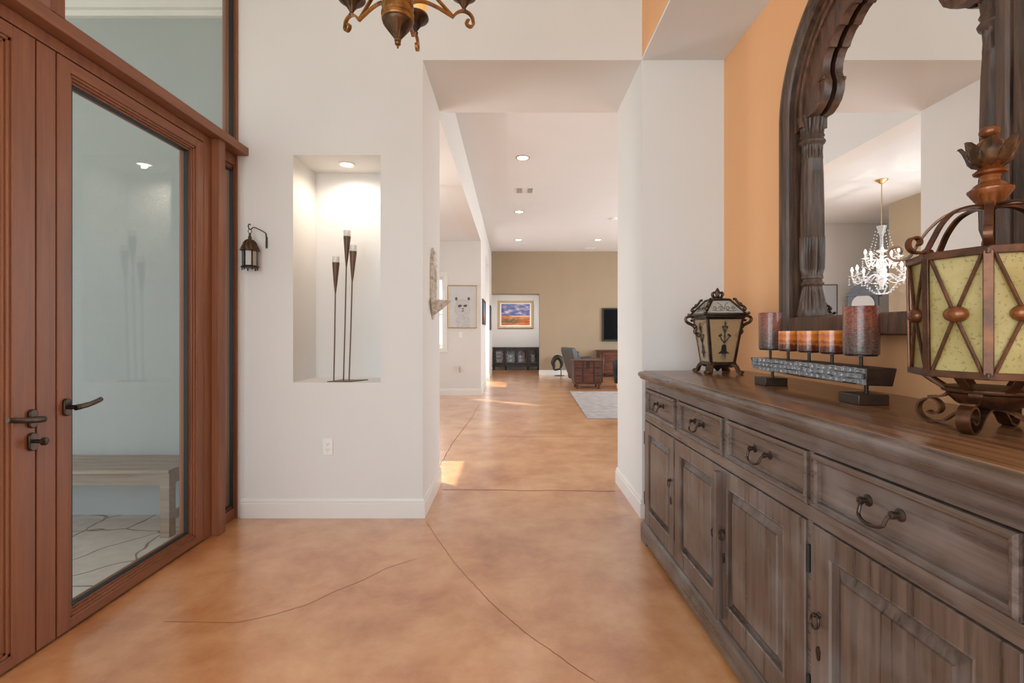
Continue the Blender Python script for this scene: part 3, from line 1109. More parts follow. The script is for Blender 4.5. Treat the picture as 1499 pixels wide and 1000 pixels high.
def fix_y(b, start, y0):
    for i in range(start, len(b.v)):
        x, y, z = b.v[i]
        b.v[i] = (x, y0 - (y - y0), z)


for i, (u0, u1) in enumerate(DU):
    z0, z1 = 0.783, 0.933
    r = (u0 + 0.002, u1 - 0.002, z0, z1)
    b = MB()
    rs = [rect(*r, 0.02), rect(*r, -0.006), rect(*inset(r, 0.006), -0.011), rect(*inset(r, 0.013), -0.009), rect(*inset(r, 0.019), -0.003), rect(*inset(r, 0.021), 0.006), rect(*inset(r, 0.03), 0.006)]
    b.loft(rs)
    d = build('drawer', b, M['sideh'], sb, angle=20)
    uc, zc = (u0 + u1) / 2 - (0.01 if i < 3 else 0.03), 0.868
    b = MB()
    for du in (-0.047, 0.047):
        k = len(b.v)
        rosette(b, uc + du, zc, 0.006, 0.0145, 0.020)
        fix_y(b, k, 0.006)
    pts = cat([(uc - 0.047, -0.012, zc), (uc - 0.040, -0.020, zc - 0.010), (uc - 0.036, -0.026, zc - 0.028), (uc - 0.020, -0.030, zc - 0.036), (uc, -0.031, zc - 0.038), (uc + 0.020, -0.030, zc - 0.036), (uc + 0.036, -0.026, zc - 0.028), (uc + 0.040, -0.020, zc - 0.010), (uc + 0.047, -0.012, zc)], 5)
    b.tube(pts, 0.0042, 8)
    build('handle', b, M['bronze'], d)

for i, (u0, u1) in enumerate(OU):
    z0, z1 = 0.128, 0.736
    st = (0.070, 0.072, 0.040, 0.074)[i]
    sr = (0.062, 0.058, 0.102, 0.078)[i]
    r = (u0, u1, z0, z1)
    q = (u0 + st, u1 - sr, z0 + 0.078, z1 - 0.062)
    b = MB()
    b.loft([rect(*r, 0.019), rect(*inset(r, 0.0005), -0.004), rect(*inset(r, 0.003), -0.007), rect(*q, -0.007), rect(*inset(q, 0.004), -0.009), rect(*inset(q, 0.009), -0.004), rect(*inset(q, 0.010), 0.019)], loop=True)
    if i == 1:
        b.box(u1 - 0.022, u1 + 0.006, -0.030, -0.006, z0 + 0.01, z1 - 0.016)
    d = build('door', b, M['side'], sb, angle=20)
    b = MB()
    q2 = inset(q, 0.0095)
    b.loft([rect(*q2, 0.0175), rect(*q2, 0.010), rect(*inset(q2, 0.008), 0.010), rect(*inset(q2, 0.034), -0.001), rect(*inset(q2, 0.0365), -0.006), rect(*inset(q2, 0.06), -0.006)])
    build('panel', b, M['side'], d, angle=15)
    # ring pull, keyhole, hinges
    ur = (u1 - 0.042, u1 - 0.043, u0 + 0.022, u0 + 0.036)[i]
    zr = (0.497, 0.462, 0.480, 0.482)[i]
    b = MB()
    k = len(b.v)
    rosette(b, ur, zr + 0.016, -0.007, 0.009, 0.012)
    fix_y(b, k, -0.007)
    ring = [(ur + 0.016 * math.sin(a), -0.019 + 0.002 * math.cos(a), zr + 0.019 * math.cos(a)) for a in [2 * PI * j / 20 for j in range(20)]]
    b.tube(ring, 0.0032, 8, loop=True)
    build('ring_pull', b, M['bronze'], d)
    if i != 1:
        b = MB()
        zk = zr - 0.09
        b.prism([(ur + 0.009 * math.cos(a) * (1 if math.sin(a) > 0 else 0.75), zk + 0.02 * math.sin(a)) for a in [2 * PI * j / 16 for j in range(16)]], 'y', -0.0105, -0.0065)
        e = build('escutcheon', b, M['bronze'], d)
        b = MB()
        b.prism([(ur + 0.0028 * math.cos(a), zk + 0.004 + 0.004 * math.sin(a)) for a in [2 * PI * j / 10 for j in range(10)]], 'y', -0.0112, -0.0100)
        b.box(ur - 0.0015, ur + 0.0015, -0.0112, -0.0100, zk - 0.009, zk + 0.002)
        build('keyhole', b, M['slot'], e)
    uh = (u0 - 0.004, u0 - 0.004, u1 + 0.012, u1 + 0.004)[i]
    for zh in (0.63, 0.262):
        b = MB()
        b.lathe([(0.001, 0), (0.0055, 0.003), (0.0055, 0.079), (0.001, 0.082)], (uh, -0.004, zh - 0.04), 10)
        build('hinge', b, M['black'], d)

# ================================================================== CARVED MIRROR on the orange wall
MC, XF = 1.83, 1.339
mr = thing('wall_mirror', 'large arched mirror in a dark carved wooden frame on the orange wall', 'mirror', (XA, MC, 1.26))
HW, ZS, HH = 0.589, 2.30, 0.60
bord = [(-HW, 1.262)] + [(-HW, 1.262 + (ZS - 1.262) * k / 10) for k in range(1, 10)]
arc = [(-HW * math.cos(PI / 2 * k / 30) , ZS + HH * math.sin(PI / 2 * k / 30)) for k in range(31)]
half = bord + arc
path = half + [(-s, z) for s, z in reversed(half[:-1])]


def sweep_profile(b, path, prof):
    """profile points (inward offset, world X) swept along the arch"""
    rings = []
    n = len(path)
    for i, (s, z) in enumerate(path):
        p0, p1 = path[max(i - 1, 0)], path[min(i + 1, n - 1)]
        t = Vector((p1[0] - p0[0], p1[1] - p0[1])).normalized()
        nx, nz = t.y, -t.x
        rings.append([(x, MC + s + nx * w, z + nz * w) for w, x in prof])
    b.loft(rings)


b = MB()
sweep_profile(b, path, [(0, XA), (0, XF + 0.03), (0.004, XF + 0.012), (0.012, XF + 0.004), (0.030, XF), (0.040, XF + 0.004), (0.043, XF + 0.012), (0.046, XF + 0.012), (0.048, XF + 0.003), (0.056, XF - 0.002), (0.084, XF + 0.001), (0.091, XF + 0.010), (0.091, XA)])
build('border', b, M['carved'], mr, angle=30)
# inner hollow moulding that follows the arch above the columns
b = MB()
zc0 = 2.24
half2 = [(-HW, zc0), (-HW, 2.27)] + arc
path2 = half2 + [(-s, z) for s, z in reversed(half2[:-1])]
sweep_profile(b, path2, [(0.089, XA - 0.03), (0.089, XF + 0.034), (0.10, XF + 0.040), (0.125, XF + 0.036), (0.150, XF + 0.022), (0.158, XF + 0.020), (0.166, XF + 0.026), (0.168, XA - 0.03)])
build('arch_moulding', b, M['carved2'], mr, angle=30)
b = MB()
b.box(XA - 0.02, XA, MC - HW + 0.09, MC + HW - 0.09, 1.30, 2.4)
b.box(XF + 0.07, XA, MC - HW + 0.088, MC - 0.47, 1.30, 2.3)
b.box(XF + 0.07, XA, MC + 0.47, MC + HW - 0.088, 1.30, 2.3)
build('backing', b, M['hollow'], mr)
b = MB()
b.box(XF + 0.006, XA, MC - HW + 0.088, MC + HW - 0.088, 1.262, 1.345)
build('sill', b, M['carved2'], mr, bevel=0.006)
# cusped inner arch
cus = [(-0.352, 2.276), (-0.325, 2.290), (-0.300, 2.312), (-0.284, 2.345), (-0.280, 2.382), (-0.288, 2.402), (-0.296, 2.430), (-0.292, 2.468), (-0.276, 2.502), (-0.262, 2.516), (-0.250, 2.515), (-0.238, 2.536), (-0.214, 2.562), (-0.196, 2.572), (-0.182, 2.569), (-0.164, 2.588), (-0.138, 2.604), (-0.116, 2.611), (-0.104, 2.606), (-0.08, 2.622), (-0.05, 2.640), (-0.02, 2.665), (0, 2.69)]
full = cus + [(-s, z) for s, z in reversed(cus[:-1])]
outp = []
n = len(cus)
for i in range(n):
    f = i / (n - 1)
    a = PI / 2 * max(0, f ** 0.9)
    k0 = HW - 0.160
    outp.append((-k0 * math.cos(a), 2.276 + (ZS + HH - 0.155 - 2.276) * math.sin(a)))
outf = outp + [(-s, z) for s, z in reversed(outp[:-1])]
b = MB()
rings = []
for (so, zo), (si, zi) in zip(outf, full):
    d = Vector((si - so, zi - zo))
    d1 = d.normalized()
    rings.append([(XF + 0.075, MC + so, zo), (XF + 0.034, MC + so, zo), (XF + 0.040, MC + so + d.x * 0.5, zo + d.y * 0.5), (XF + 0.036, MC + si - d1.x * 0.014, zi - d1.y * 0.014), (XF + 0.040, MC + si, zi), (XF + 0.062, MC + si + d1.x * 0.002, zi), (XF + 0.075, MC + si, zi)])
b.loft(rings)
for sg in (-1, 1):
    for (s0, z0) in ((0.288, 2.400),):
        b.ball((XF + 0.040, MC + sg * (s0 + 0.012), z0), 0.022, 10, 7, (0.6, 1.0, 0.5))
        b.ball((XF + 0.038, MC + sg * (s0 + 0.035), z0 - 0.045), 0.034, 10, 7, (0.4, 0.7, 1.4))
build('cusped_arch', b, M['carved2'], mr, angle=28)
for sg in (-1, 1):
    b = MB()
    F1, F2, F3, N0 = (12, 0.12), (24, 0.14), (16, 0.2), None
    pr = [(0.066, 1.345, N0), (0.070, 1.362, N0), (0.068, 1.385, F3), (0.060, 1.425, F3), (0.050, 1.462, F3), (0.044, 1.486, F3), (0.042, 1.492, N0), (0.050, 1.496, N0), (0.052, 1.506, N0), (0.043, 1.512, N0), (0.040, 1.522, N0), (0.047, 1.528, N0), (0.047, 1.536, N0), (0.044, 1.545, F2), (0.054, 1.575, F2), (0.056, 1.64, F2), (0.056, 1.715, F2), (0.055, 1.722, N0), (0.054, 1.728, F1), (0.052, 1.9, F1), (0.049, 2.02, F1), (0.045, 2.085, F1), (0.045, 2.09, N0), (0.048, 2.096, F3), (0.046, 2.125, F3), (0.048, 2.15, F3), (0.046, 2.158, N0), (0.056, 2.164, N0), (0.060, 2.174, N0), (0.052, 2.184, N0), (0.048, 2.192, N0), (0.055, 2.200, N0), (0.052, 2.210, F3), (0.056, 2.24, F3), (0.064, 2.268, F3), (0.070, 2.285, F3), (0.072, 2.292, N0), (0.060, 2.296, N0)]
    b.lathe([(p[0] * 0.80, p[1]) for p in pr], (1.416, MC + sg * 0.440, 0), 48, [p[2] for p in pr])
    build('column', b, M['carved'], mr, angle=50)
b = MB()
b.box(1.425, 1.438, MC - 0.42, MC + 0.42, 1.34, 2.72)
build('mirror_glass', b, M['mirror'], mr, flat=True)

# ================================================================== THINGS ON THE SIDEBOARD
# --- left lantern
LC = (1.188, 2.765)
ln = thing('lantern', 'dark bronze glass lantern with sloped roof at the far end of the sideboard', 'lantern', (LC[0], LC[1], SBZ))


def sq(h, z, c=LC, hy=None):
    hy = h if hy is None else hy
    return [(c[0] - h, c[1] - hy, z), (c[0] + h, c[1] - hy, z), (c[0] + h, c[1] + hy, z), (c[0] - h, c[1] + hy, z)]


z = SBZ
zb0, zb1 = z + 0.055, z + 0.325
hb0, hb1 = 0.072, 0.106
b = MB()


def lerp(a, c, t):
    return a + (c - a) * t


for sx in (-1, 1):
    for sy in (-1, 1):
        rr = []
        for zz, h in ((zb0, hb0), (zb1, hb1)):
            w = 0.016
            rr.append([(LC[0] + sx * h, LC[1] + sy * h, zz), (LC[0] + sx * (h - w), LC[1] + sy * h, zz), (LC[0] + sx * (h - w), LC[1] + sy * (h - 0.006), zz), (LC[0] + sx * (h - 0.006), LC[1] + sy * (h - 0.006), zz), (LC[0] + sx * (h - 0.006), LC[1] + sy * (h - w), zz), (LC[0] + sx * h, LC[1] + sy * (h - w), zz)])
        b.loft(rr)
b.loft([sq(hb0 + 0.004, zb0 - 0.004), sq(hb0 + 0.004, zb0 + 0.010), sq(hb0 - 0.004, zb0 + 0.016)])
b.loft([sq(hb1 - 0.004, zb1 - 0.016), sq(hb1 + 0.002, zb1 - 0.010), sq(hb1 + 0.006, zb1), sq(hb1 + 0.004, zb1 + 0.008)])
b.loft([sq(0.06, zb0 - 0.018), sq(hb0, zb0 - 0.003)])
build('body_frame', b, M['bronze'], ln, bevel=0.002)
# panes with etched flowers
for ax in range(4):
    rot = Matrix.Translation((LC[0], LC[1], 0)) @ Matrix.Rotation(ax * PI / 2, 4, 'Z')
    b = MB()
    za, zc = zb0 + 0.014, zb1 - 0.012
    ha, hc = hb0 - 0.017, hb1 - 0.017
    b.loft([[(-ha, -hb0 - 0.001, za), (ha, -hb0 - 0.001, za), (ha, -hb0 + 0.003, za), (-ha, -hb0 + 0.003, za)], [(-hc, -hb1 + 0.005, zc), (hc, -hb1 + 0.005, zc), (hc, -hb1 + 0.009, zc), (-hc, -hb1 + 0.009, zc)]])
    b.xform(rot)
    p = build('pane', b, M['lampane'], ln, flat=True)
    if ax in (0, 3):
        b = MB()

        def on(u, t):
            return (u, lerp(-hb0, -hb1 + 0.004, t) - 0.003, lerp(za, zc, t))
        for pts, r in (([(0, 0.40), (0.002, 0.55), (-0.001, 0.72), (0, 0.9)], 0.0016), ([(0, 0.44), (-0.012, 0.5), (-0.026, 0.6)], 0.0016), ([(0, 0.44), (0.012, 0.5), (0.028, 0.6)], 0.0016), ([(0, 0.47), (-0.014, 0.50), (-0.02, 0.55)], 0.0012), ([(0, 0.47), (0.014, 0.50), (0.02, 0.55)], 0.0012), ([(0, 0.68), (-0.008, 0.74), (-0.012, 0.8)], 0.0014), ([(0, 0.68), (0.008, 0.74), (0.012, 0.8)], 0.0014)):
            b.tube(cat([on(*q) for q in pts], 4), r * 1.5, 6)
        for u, t in ((-0.028, 0.61), (-0.02, 0.63), (0.03, 0.61), (0.022, 0.63), (0, 0.83), (0, 0.9), (-0.012, 0.81), (0.012, 0.81), (0, 0.6)):
            b.ball(on(u, t), 0.0058, 8, 6, (1, 0.3, 1.15))
        b.loft([[Vector(on(u, 0.20)) for u in (-0.034, 0.034)] + [Vector(on(u, 0.20)) + Vector((0, 0.0015, 0)) for u in (0.034, -0.034)], [Vector(on(u, 0.25)) for u in (-0.016, 0.016)] + [Vector(on(u, 0.25)) + Vector((0, 0.0015, 0)) for u in (0.016, -0.016)], [Vector(on(u, 0.40)) for u in (-0.011, 0.011)] + [Vector(on(u, 0.40)) + Vector((0, 0.0015, 0)) for u in (0.011, -0.011)]])
        for u in (-0.016, -0.006, 0.007, 0.017):
            b.tube([on(u * 0.5, 0.2), on(u, 0.08)], [0.0018, 0.0006], 6)
        b.xform(rot)
        build('etched_flower', b, M['black'], p)
# roof
zr0, zr1 = zb1 + 0.014, zb1 + 0.098
hr0, hr1 = 0.116, 0.050
b = MB()
b.loft([sq(hr0 - 0.006, zr0 - 0.010), sq(hr0 + 0.004, zr0 - 0.004), sq(hr0 + 0.002, zr0 + 0.004), sq(hr0 - 0.012, zr0 + 0.008)])
b.loft([sq(hr1 + 0.004, zr1 - 0.006), sq(hr1 + 0.006, zr1), sq(hr1, zr1 + 0.006), sq(0.02, zr1 + 0.012)])
for sx in (-1, 1):
    for sy in (-1, 1):
        b.tube([(LC[0] + sx * (hr0 - 0.004), LC[1] + sy * (hr0 - 0.004), zr0 + 0.004), (LC[0] + sx * hr1, LC[1] + sy * hr1, zr1 - 0.002)], 0.006, 8)
        d = Vector((sx, sy, 0)) / math.sqrt(2)
        c0 = Vector((LC[0] + sx * hr0, LC[1] + sy * hr0, zr0))
        b.ball(tuple(c0 + d * 0.008 + Vector((0, 0, 0.004))), 0.0085, 8, 6)
        mid = Vector((LC[0] + sx * lerp(hr0, hr1, 0.6), LC[1] + sy * lerp(hr0, hr1, 0.6), lerp(zr0, zr1, 0.6)))
        pts = [mid + d * q[0] + Vector((0, 0, q[1])) for q in [(0.036, -0.028), (0.044, -0.020), (0.036, -0.008), (0.018, 0.002), (0.0, 0.022), (-0.008, 0.034), (-0.02, 0.036)]]
        b.tube(cat(pts, 4), 0.0072, 8)
        b.ball(tuple(mid + d * 0.042 + Vector((0, 0, -0.022))), 0.0115, 8, 6)
        b.ball(tuple(mid + d * 0.018 + Vector((0, 0, 0.006))), 0.0105, 8, 6)
build('roof', b, M['bronze'], ln)
for ax in range(4):
    rot = Matrix.Translation((LC[0], LC[1], 0)) @ Matrix.Rotation(ax * PI / 2, 4, 'Z')
    b = MB()
    b.loft([[(-hr0 + 0.014, -hr0 + 0.010, zr0 + 0.005), (hr0 - 0.014, -hr0 + 0.010, zr0 + 0.005), (hr0 - 0.014, -hr0 + 0.014, zr0 + 0.003), (-hr0 + 0.014, -hr0 + 0.014, zr0 + 0.003)], [(-hr1 + 0.004, -hr1 + 0.002, zr1 - 0.005), (hr1 - 0.004, -hr1 + 0.002, zr1 - 0.005), (hr1 - 0.004, -hr1 + 0.006, zr1 - 0.007), (-hr1 + 0.004, -hr1 + 0.006, zr1 - 0.007)]])
    b.xform(rot)
    p = build('roof_pane', b, M['seeded'], ln, flat=True)
    b = MB()
    def onr(u, t):
        return (u, lerp(-hr0 + 0.008, -hr1, t), lerp(zr0 + 0.007, zr1 - 0.002, t))
    for s_ in (-1, 1):
        for c_, r_ in ((0.02, 0.013), (0.05, 0.011)):
            b.tube([onr(s_ * (c_ + r_ * (1 - k / 16) * math.cos(k * 0.55)), 0.32 + 0.2 * (1 - k / 16) * math.sin(k * 0.55)) for k in range(15)], 0.0012, 5)
        b.tube(cat([onr(0, 0.25), onr(s_ * 0.012, 0.6), onr(s_ * 0.03, 0.78)], 4), 0.0012, 5)
        b.tube(cat([onr(s_ * 0.005, 0.2), onr(s_ * 0.04, 0.14), onr(s_ * 0.07, 0.2)], 4), 0.0012, 5)
    b.xform(rot)
    build('filigree', b, M['bronze'], p)
b = MB()
zt = zr1 + 0.012
b.lathe([(0.022, zt - 0.004), (0.014, zt + 0.004), (0.010, zt + 0.012), (0.013, zt + 0.020), (0.015, zt + 0.032), (0.011, zt + 0.044), (0.004, zt + 0.056), (0.001, zt + 0.060)], (LC[0], LC[1], 0), 12, [None, None, None, (6, 0.2), (6, 0.25), (6, 0.2), None, None])
for k in range(6):
    a = k * PI / 3 + 0.3
    d = Vector((math.cos(a), math.sin(a), 0))
    c0 = Vector((LC[0], LC[1], zt))
    b.tube(cat([c0 + d * q[0] + Vector((0, 0, q[1])) for q in [(0.010, 0.0), (0.022, 0.004), (0.030, 0.014), (0.030, 0.026), (0.024, 0.032), (0.020, 0.028)]], 4), 0.0062, 7)
build('finial', b, M['antiquedark'], ln)
for ax in (0, 1, 2, 3):
    sx, sy = ((-1, -1), (1, -1), (1, 1), (-1, 1))[ax]
    d = Vector((sx, sy, 0)) / math.sqrt(2)
    wd = Vector((-d.y, d.x, 0))
    c0 = Vector((LC[0], LC[1], SBZ)) + d * 0.078
    b = MB()
    pts = cat([c0 + d * q[0] + Vector((0, 0, q[1])) for q in [(-0.02, 0.040), (0.004, 0.052), (0.024, 0.046), (0.034, 0.028), (0.040, 0.012), (0.052, 0.007), (0.060, 0.015)]], 5)
    b.strap(pts, wd, 0.040, 0.012)
    for oo in (-0.012, 0, 0.012):
        b.tube([p + wd * oo + Vector((0, 0, 0.004)) for p in pts], 0.0062, 7)
    b.ball(tuple(c0 + d * 0.052 + Vector((0, 0, 0.012))), 0.012, 10, 7, (1.2, 1.2, 1))
    build('foot', b, M['antiquedark'], ln, angle=50)
b = MB()
b.lathe([(0.004, SBZ + 0.012), (0.012, SBZ + 0.020), (0.020, SBZ + 0.030), (0.03, SBZ + 0.038), (0.05, SBZ + 0.04)], (LC[0], LC[1], 0), 14, [None, (7, 0.4), (7, 0.5), (7, 0.3), None])
build('drop_ornament', b, M['bronze'], ln)
for sx in (-1, 1):
    b = MB()
    e = hb1 - 0.004
    pts = cat([(LC[0] + sx * (e + q[0] * 1.55 + 0.004), LC[1] - hb1 * 0.55 if sx > 0 else LC[1] + 0.05, zb1 - 0.002 + q[1] * 1.2) for q in [(-0.012, -0.085), (0.004, -0.070), (0.000, -0.050), (0.014, -0.036), (0.034, -0.022), (0.038, -0.004), (0.024, 0.006), (0.010, 0.000), (0.012, -0.014), (0.020, -0.014)]], 5)
    b.tube(pts, [0.0105 - 0.004 * i / len(pts) for i in range(len(pts))], 8)
    b.ball(tuple(pts[0]), 0.015, 8, 6)
    b.ball(tuple(pts[12]), 0.014, 8, 6)
    build('side_scroll', b, M['antiquedark'], ln)

# --- candle holder
ch = thing('candle_holder', 'long hammered silver and dark wood beam candle holder on two block feet', 'candle holder', (1.16, 1.86, SBZ))
b = MB()
random.seed(3)
y0, y1, x0, x1, z0, z1 = 1.528, 2.272, 1.132, 1.232, 1.097, 1.158
b.loft([[(x0 + 0.002, y0 + 0.004, z0 + 0.004), (x1 - 0.004, y0 + 0.012, z0), (x1, y0, z1 - 0.002), (x0, y0, z1)], [(x0 + 0.002, 1.9, z0), (x1, 1.9, z0), (x1, 1.9, z1), (x0, 1.9, z1)], [(x0 + 0.004, y1 - 0.028, z0 + 0.008), (x1, y1 - 0.028, z0 + 0.008), (x1, y1, z1 - 0.004), (x0, y1, z1 - 0.004)]])
bm_ = build('beam', b, M['darkblock'], ch, bevel=0.003)
b = MB()
ny, nz = 21, 3
for i in range(ny):
    for j in range(nz):
        off = 0.5 * (j % 2)
        ya = lerp(y0 + 0.004, y1 - 0.03, (i + off * 0.6) / ny)
        yb = lerp(y0 + 0.004, y1 - 0.03, (i + 1 + off * 0.6) / ny)
        za = lerp(z0 + 0.006, z1 - 0.002, j / nz) + random.uniform(-0.002, 0.002)
        zb = lerp(z0 + 0.006, z1 - 0.002, (j + 1) / nz) + random.uniform(-0.002, 0.002)
        if yb > y1 - 0.012:
            continue
        m_ = 0.0055
        tw = random.uniform(-0.003, 0.003)
        d1, d2 = random.uniform(0.0045, 0.0065), random.uniform(0.000, 0.002)
        t1, t2 = random.choice((-1, 1)) * random.uniform(0.0005, 0.002), random.uniform(-0.0006, 0.0006)
        g = 0.0006
        q0 = random.uniform(0.006, 0.012)
        q1 = random.uniform(0.006, 0.011)
        r0, r1 = random.uniform(0.0035, 0.006), random.uniform(0.0035, 0.006)
        b.loft([[(x0 + 0.004, ya, za), (x0 + 0.004, yb, za), (x0 + 0.004, yb, zb), (x0 + 0.004, ya, zb)],
                [(x0 - 0.006 + t1 + t2, ya + g, za + g), (x0 - 0.006 - t1 + t2, yb - g, za + g), (x0 - 0.006 - t1 - t2, yb - g, zb - g), (x0 - 0.006 + t1 - t2, ya + g, zb - g)],
                [(x0 - 0.0075 + t1, ya + q0 - 0.002, za + r0 - 0.001), (x0 - 0.0075 - t1, yb - q1 + 0.002, za + r0 - 0.001), (x0 - 0.0075 - t1, yb - q1 + 0.002, zb - r1 + 0.001), (x0 - 0.0075 + t1, ya + q0 - 0.002, zb - r1 + 0.001)],
                [(x0 + 0.002, ya + q0, za + r0 + 0.001), (x0 - 0.004, yb - q1, za + r0 + 0.001), (x0 - 0.004, yb - q1, zb - r1 - 0.001), (x0 + 0.002, ya + q0, zb - r1 - 0.001)]])
build('hammered_face', b, M['silverbrush'], bm_, bevel=0.001, flat=True)
CY = [2.184, 2.043, 1.899, 1.763, 1.616]
for i, y in enumerate(CY):
    b = MB()
    rr = 0.046 if i in (0, 4) else 0.034
    b.lathe([(0.0055, 1.154), (0.0055, 1.190), (0.012, 1.191), (rr, 1.1925), (rr, 1.1955), (0.01, 1.196)], (1.18, y, 0), 20)
    build('candle_spike', b, M['iron'], ch)
for y in (2.148, 1.582):
    b = MB()
    b.box(1.112, 1.212, y - 0.048, y + 0.048, SBZ, SBZ + 0.034)
    ft = build('foot', b, M['darkblock'], ch, bevel=0.003)
    b = MB()
    b.lathe([(0.006, SBZ + 0.033), (0.006, 1.103)], (1.165, y - 0.01, 0), 12)
    build('post', b, M['iron'], ft)
spec = [('pillar_candle', 0.048, 0.166, 'tall mottled brown pillar candle at the far end of the beam holder'), ('votive_candle', 0.0375, 0.082, 'short banded amber candle beside the far tall pillar candle'), ('votive_candle', 0.042, 0.082, 'short banded amber candle in the middle of the beam holder'), ('votive_candle', 0.042, 0.083, 'short banded amber candle beside the near, larger pillar candle'), ('pillar_candle', 0.052, 0.164, 'larger mottled brown pillar candle at the near end of the beam holder')]
for i, (nm, r, h, lb) in enumerate(spec):
    zz = 1.196
    b = MB()
    b.lathe([(r * 0.9, zz), (r * 0.985, zz + 0.003), (r, zz + 0.008), (r, zz + h - 0.004), (r * 0.985, zz + h), (r * 0.94, zz + h - 0.001), (r * 0.90, zz + h - 0.007), (r * 0.2, zz + h - 0.010)], (1.18, CY[i], 0), 40)
    cd = build(nm, b, M['candle'] if i in (0, 4) else M['votive'], loc=(1.18, CY[i], zz))
    tag(cd, lb, 'candle', 'candles on the beam holder')
    b = MB()
    b.tube([(1.18, CY[i], zz + h - 0.012), (1.182, CY[i], zz + h - 0.004), (1.181, CY[i] + 0.002, zz + h + 0.001)], 0.0014, 6)
    build('wick', b, M['slot'], cd)

# --- large amber lantern
AC = Vector((1.150, 1.150, 0))
al = thing('amber_lantern', 'large rust brown iron lantern with amber glass panels at the near sideboard end', 'lantern', (AC.x, AC.y, SBZ))
RB, ZB0, ZB1 = 0.152, 1.166, 1.4615
RT = 0.156
A0 = math.radians(224)


def ov(k, r, z):
    a = A0 + k * PI / 4
    return Vector((AC.x + r * math.cos(a), AC.y + r * math.sin(a), z))


b = MB()
for (zz, hh, r) in ((ZB0, 0.016, RB), (ZB1 - 0.018, 0.018, RT)):
    rings = [[ov(k, r + 0.003, zz), ov(k, r + 0.003, zz + hh), ov(k, r - 0.010, zz + hh), ov(k, r - 0.010, zz)] for k in range(8)]
    b.loft(rings, loop=True)
for k in range(8):
    p0, p1 = ov(k, RB - 0.002, ZB0 + 0.01), ov(k, RT - 0.002, ZB1 - 0.01)
    a = A0 + k * PI / 4
    tl = Vector((-math.sin(a), math.cos(a), 0))
    b.strap([p0, p1], tl, 0.018, 0.006)
build('cage', b, M['rust'], al, bevel=0.0015)
for k in range(8):
    q0, q1 = ov(k, RB - 0.008, ZB0 + 0.006), ov(k + 1, RB - 0.008, ZB0 + 0.006)
    t0, t1 = ov(k, RT - 0.008, ZB1 - 0.008), ov(k + 1, RT - 0.008, ZB1 - 0.008)
    nn = ((q0 + q1) / 2 - AC)
    nn.z = 0
    nn.normalize()
    b = MB()
    b.loft([[q0, q1, q1 - nn * 0.004, q0 - nn * 0.004], [t0, t1, t1 - nn * 0.004, t0 - nn * 0.004]])
    p = build('amber_panel', b, M['amber'], al, flat=True)
    b = MB()
    o_ = nn * 0.008
    s0, s1, u0_, u1_ = q0.lerp(q1, 0.05), q0.lerp(q1, 0.95), t0.lerp(t1, 0.05), t0.lerp(t1, 0.95)
    for (pa, pb) in ((s0, u1_), (s1, u0_)):
        mid = (pa + pb) / 2
        b.tube([pa + o_ * 0.6, mid + o_ * 1.1, pb + o_ * 0.6], 0.0038, 8)
    build('cross_bar', b, M['rust'], p)
    b = MB()
    c = (s0 + u1_) / 2 + nn * 0.008
    k0 = len(b.v)
    b.lathe([(0.021, -0.004), (0.0205, 0.003), (0.018, 0.009), (0.012, 0.014), (0.005, 0.0165)], (0, 0, 0), 18)
    b.xform(Matrix.Translation(c) @ Vector((nn.x, nn.y, 0)).to_track_quat('Z', 'Y').to_matrix().to_4x4() @ Matrix.Diagonal((1.12, 0.9, 1, 1)), k0)
    build('boss', b, M['boss'], p)
    # roof strap with scroll end
    b = MB()
    d = Vector((math.cos(A0 + k * PI / 4), math.sin(A0 + k * PI / 4), 0))
    tl = Vector((-d.y, d.x, 0))
    base = Vector((AC.x, AC.y, 0))
    pr = [(0.006, 1.574), (0.05, 1.574), (0.085, 1.562), (0.115, 1.532), (0.136, 1.495), (0.150, 1.470), (0.166, 1.4625)] 
    sp = spiral((0.176, 1.486), 0.0235, 0.007, -PI / 2 - 0.2, PI * 1.25, 18)
    pts = cat([base + d * r + Vector((0, 0, zz)) for r, zz in pr], 5) + [base + d * r + Vector((0, 0, zz)) for r, zz in sp]
    b.strap(pts, tl, 0.015, 0.005)
    build('roof_strap', b, M['rust'], al, angle=50)
b = MB()
N = None
L = (8, 0.25)
b.lathe([(0.010, 1.566), (0.022, 1.572), (0.026, 1.584), (0.036, 1.600), (0.042, 1.610), (0.042, 1.614), (0.034, 1.620), (0.030, 1.626), (0.019, 1.634), (0.017, 1.642), (0.020, 1.648), (0.030, 1.652), (0.032, 1.657), (0.026, 1.662), (0.020, 1.668), (0.030, 1.674), (0.034, 1.684), (0.024, 1.712), (0.024, 1.728), (0.014, 1.738)], (AC.x, AC.y, 0), 28)
b.ball((AC.x - 0.002, AC.y, 1.753), 0.0195, 18, 11, (1.0, 1.0, 0.76))
fin = build('finial', b, M['boss'], al)
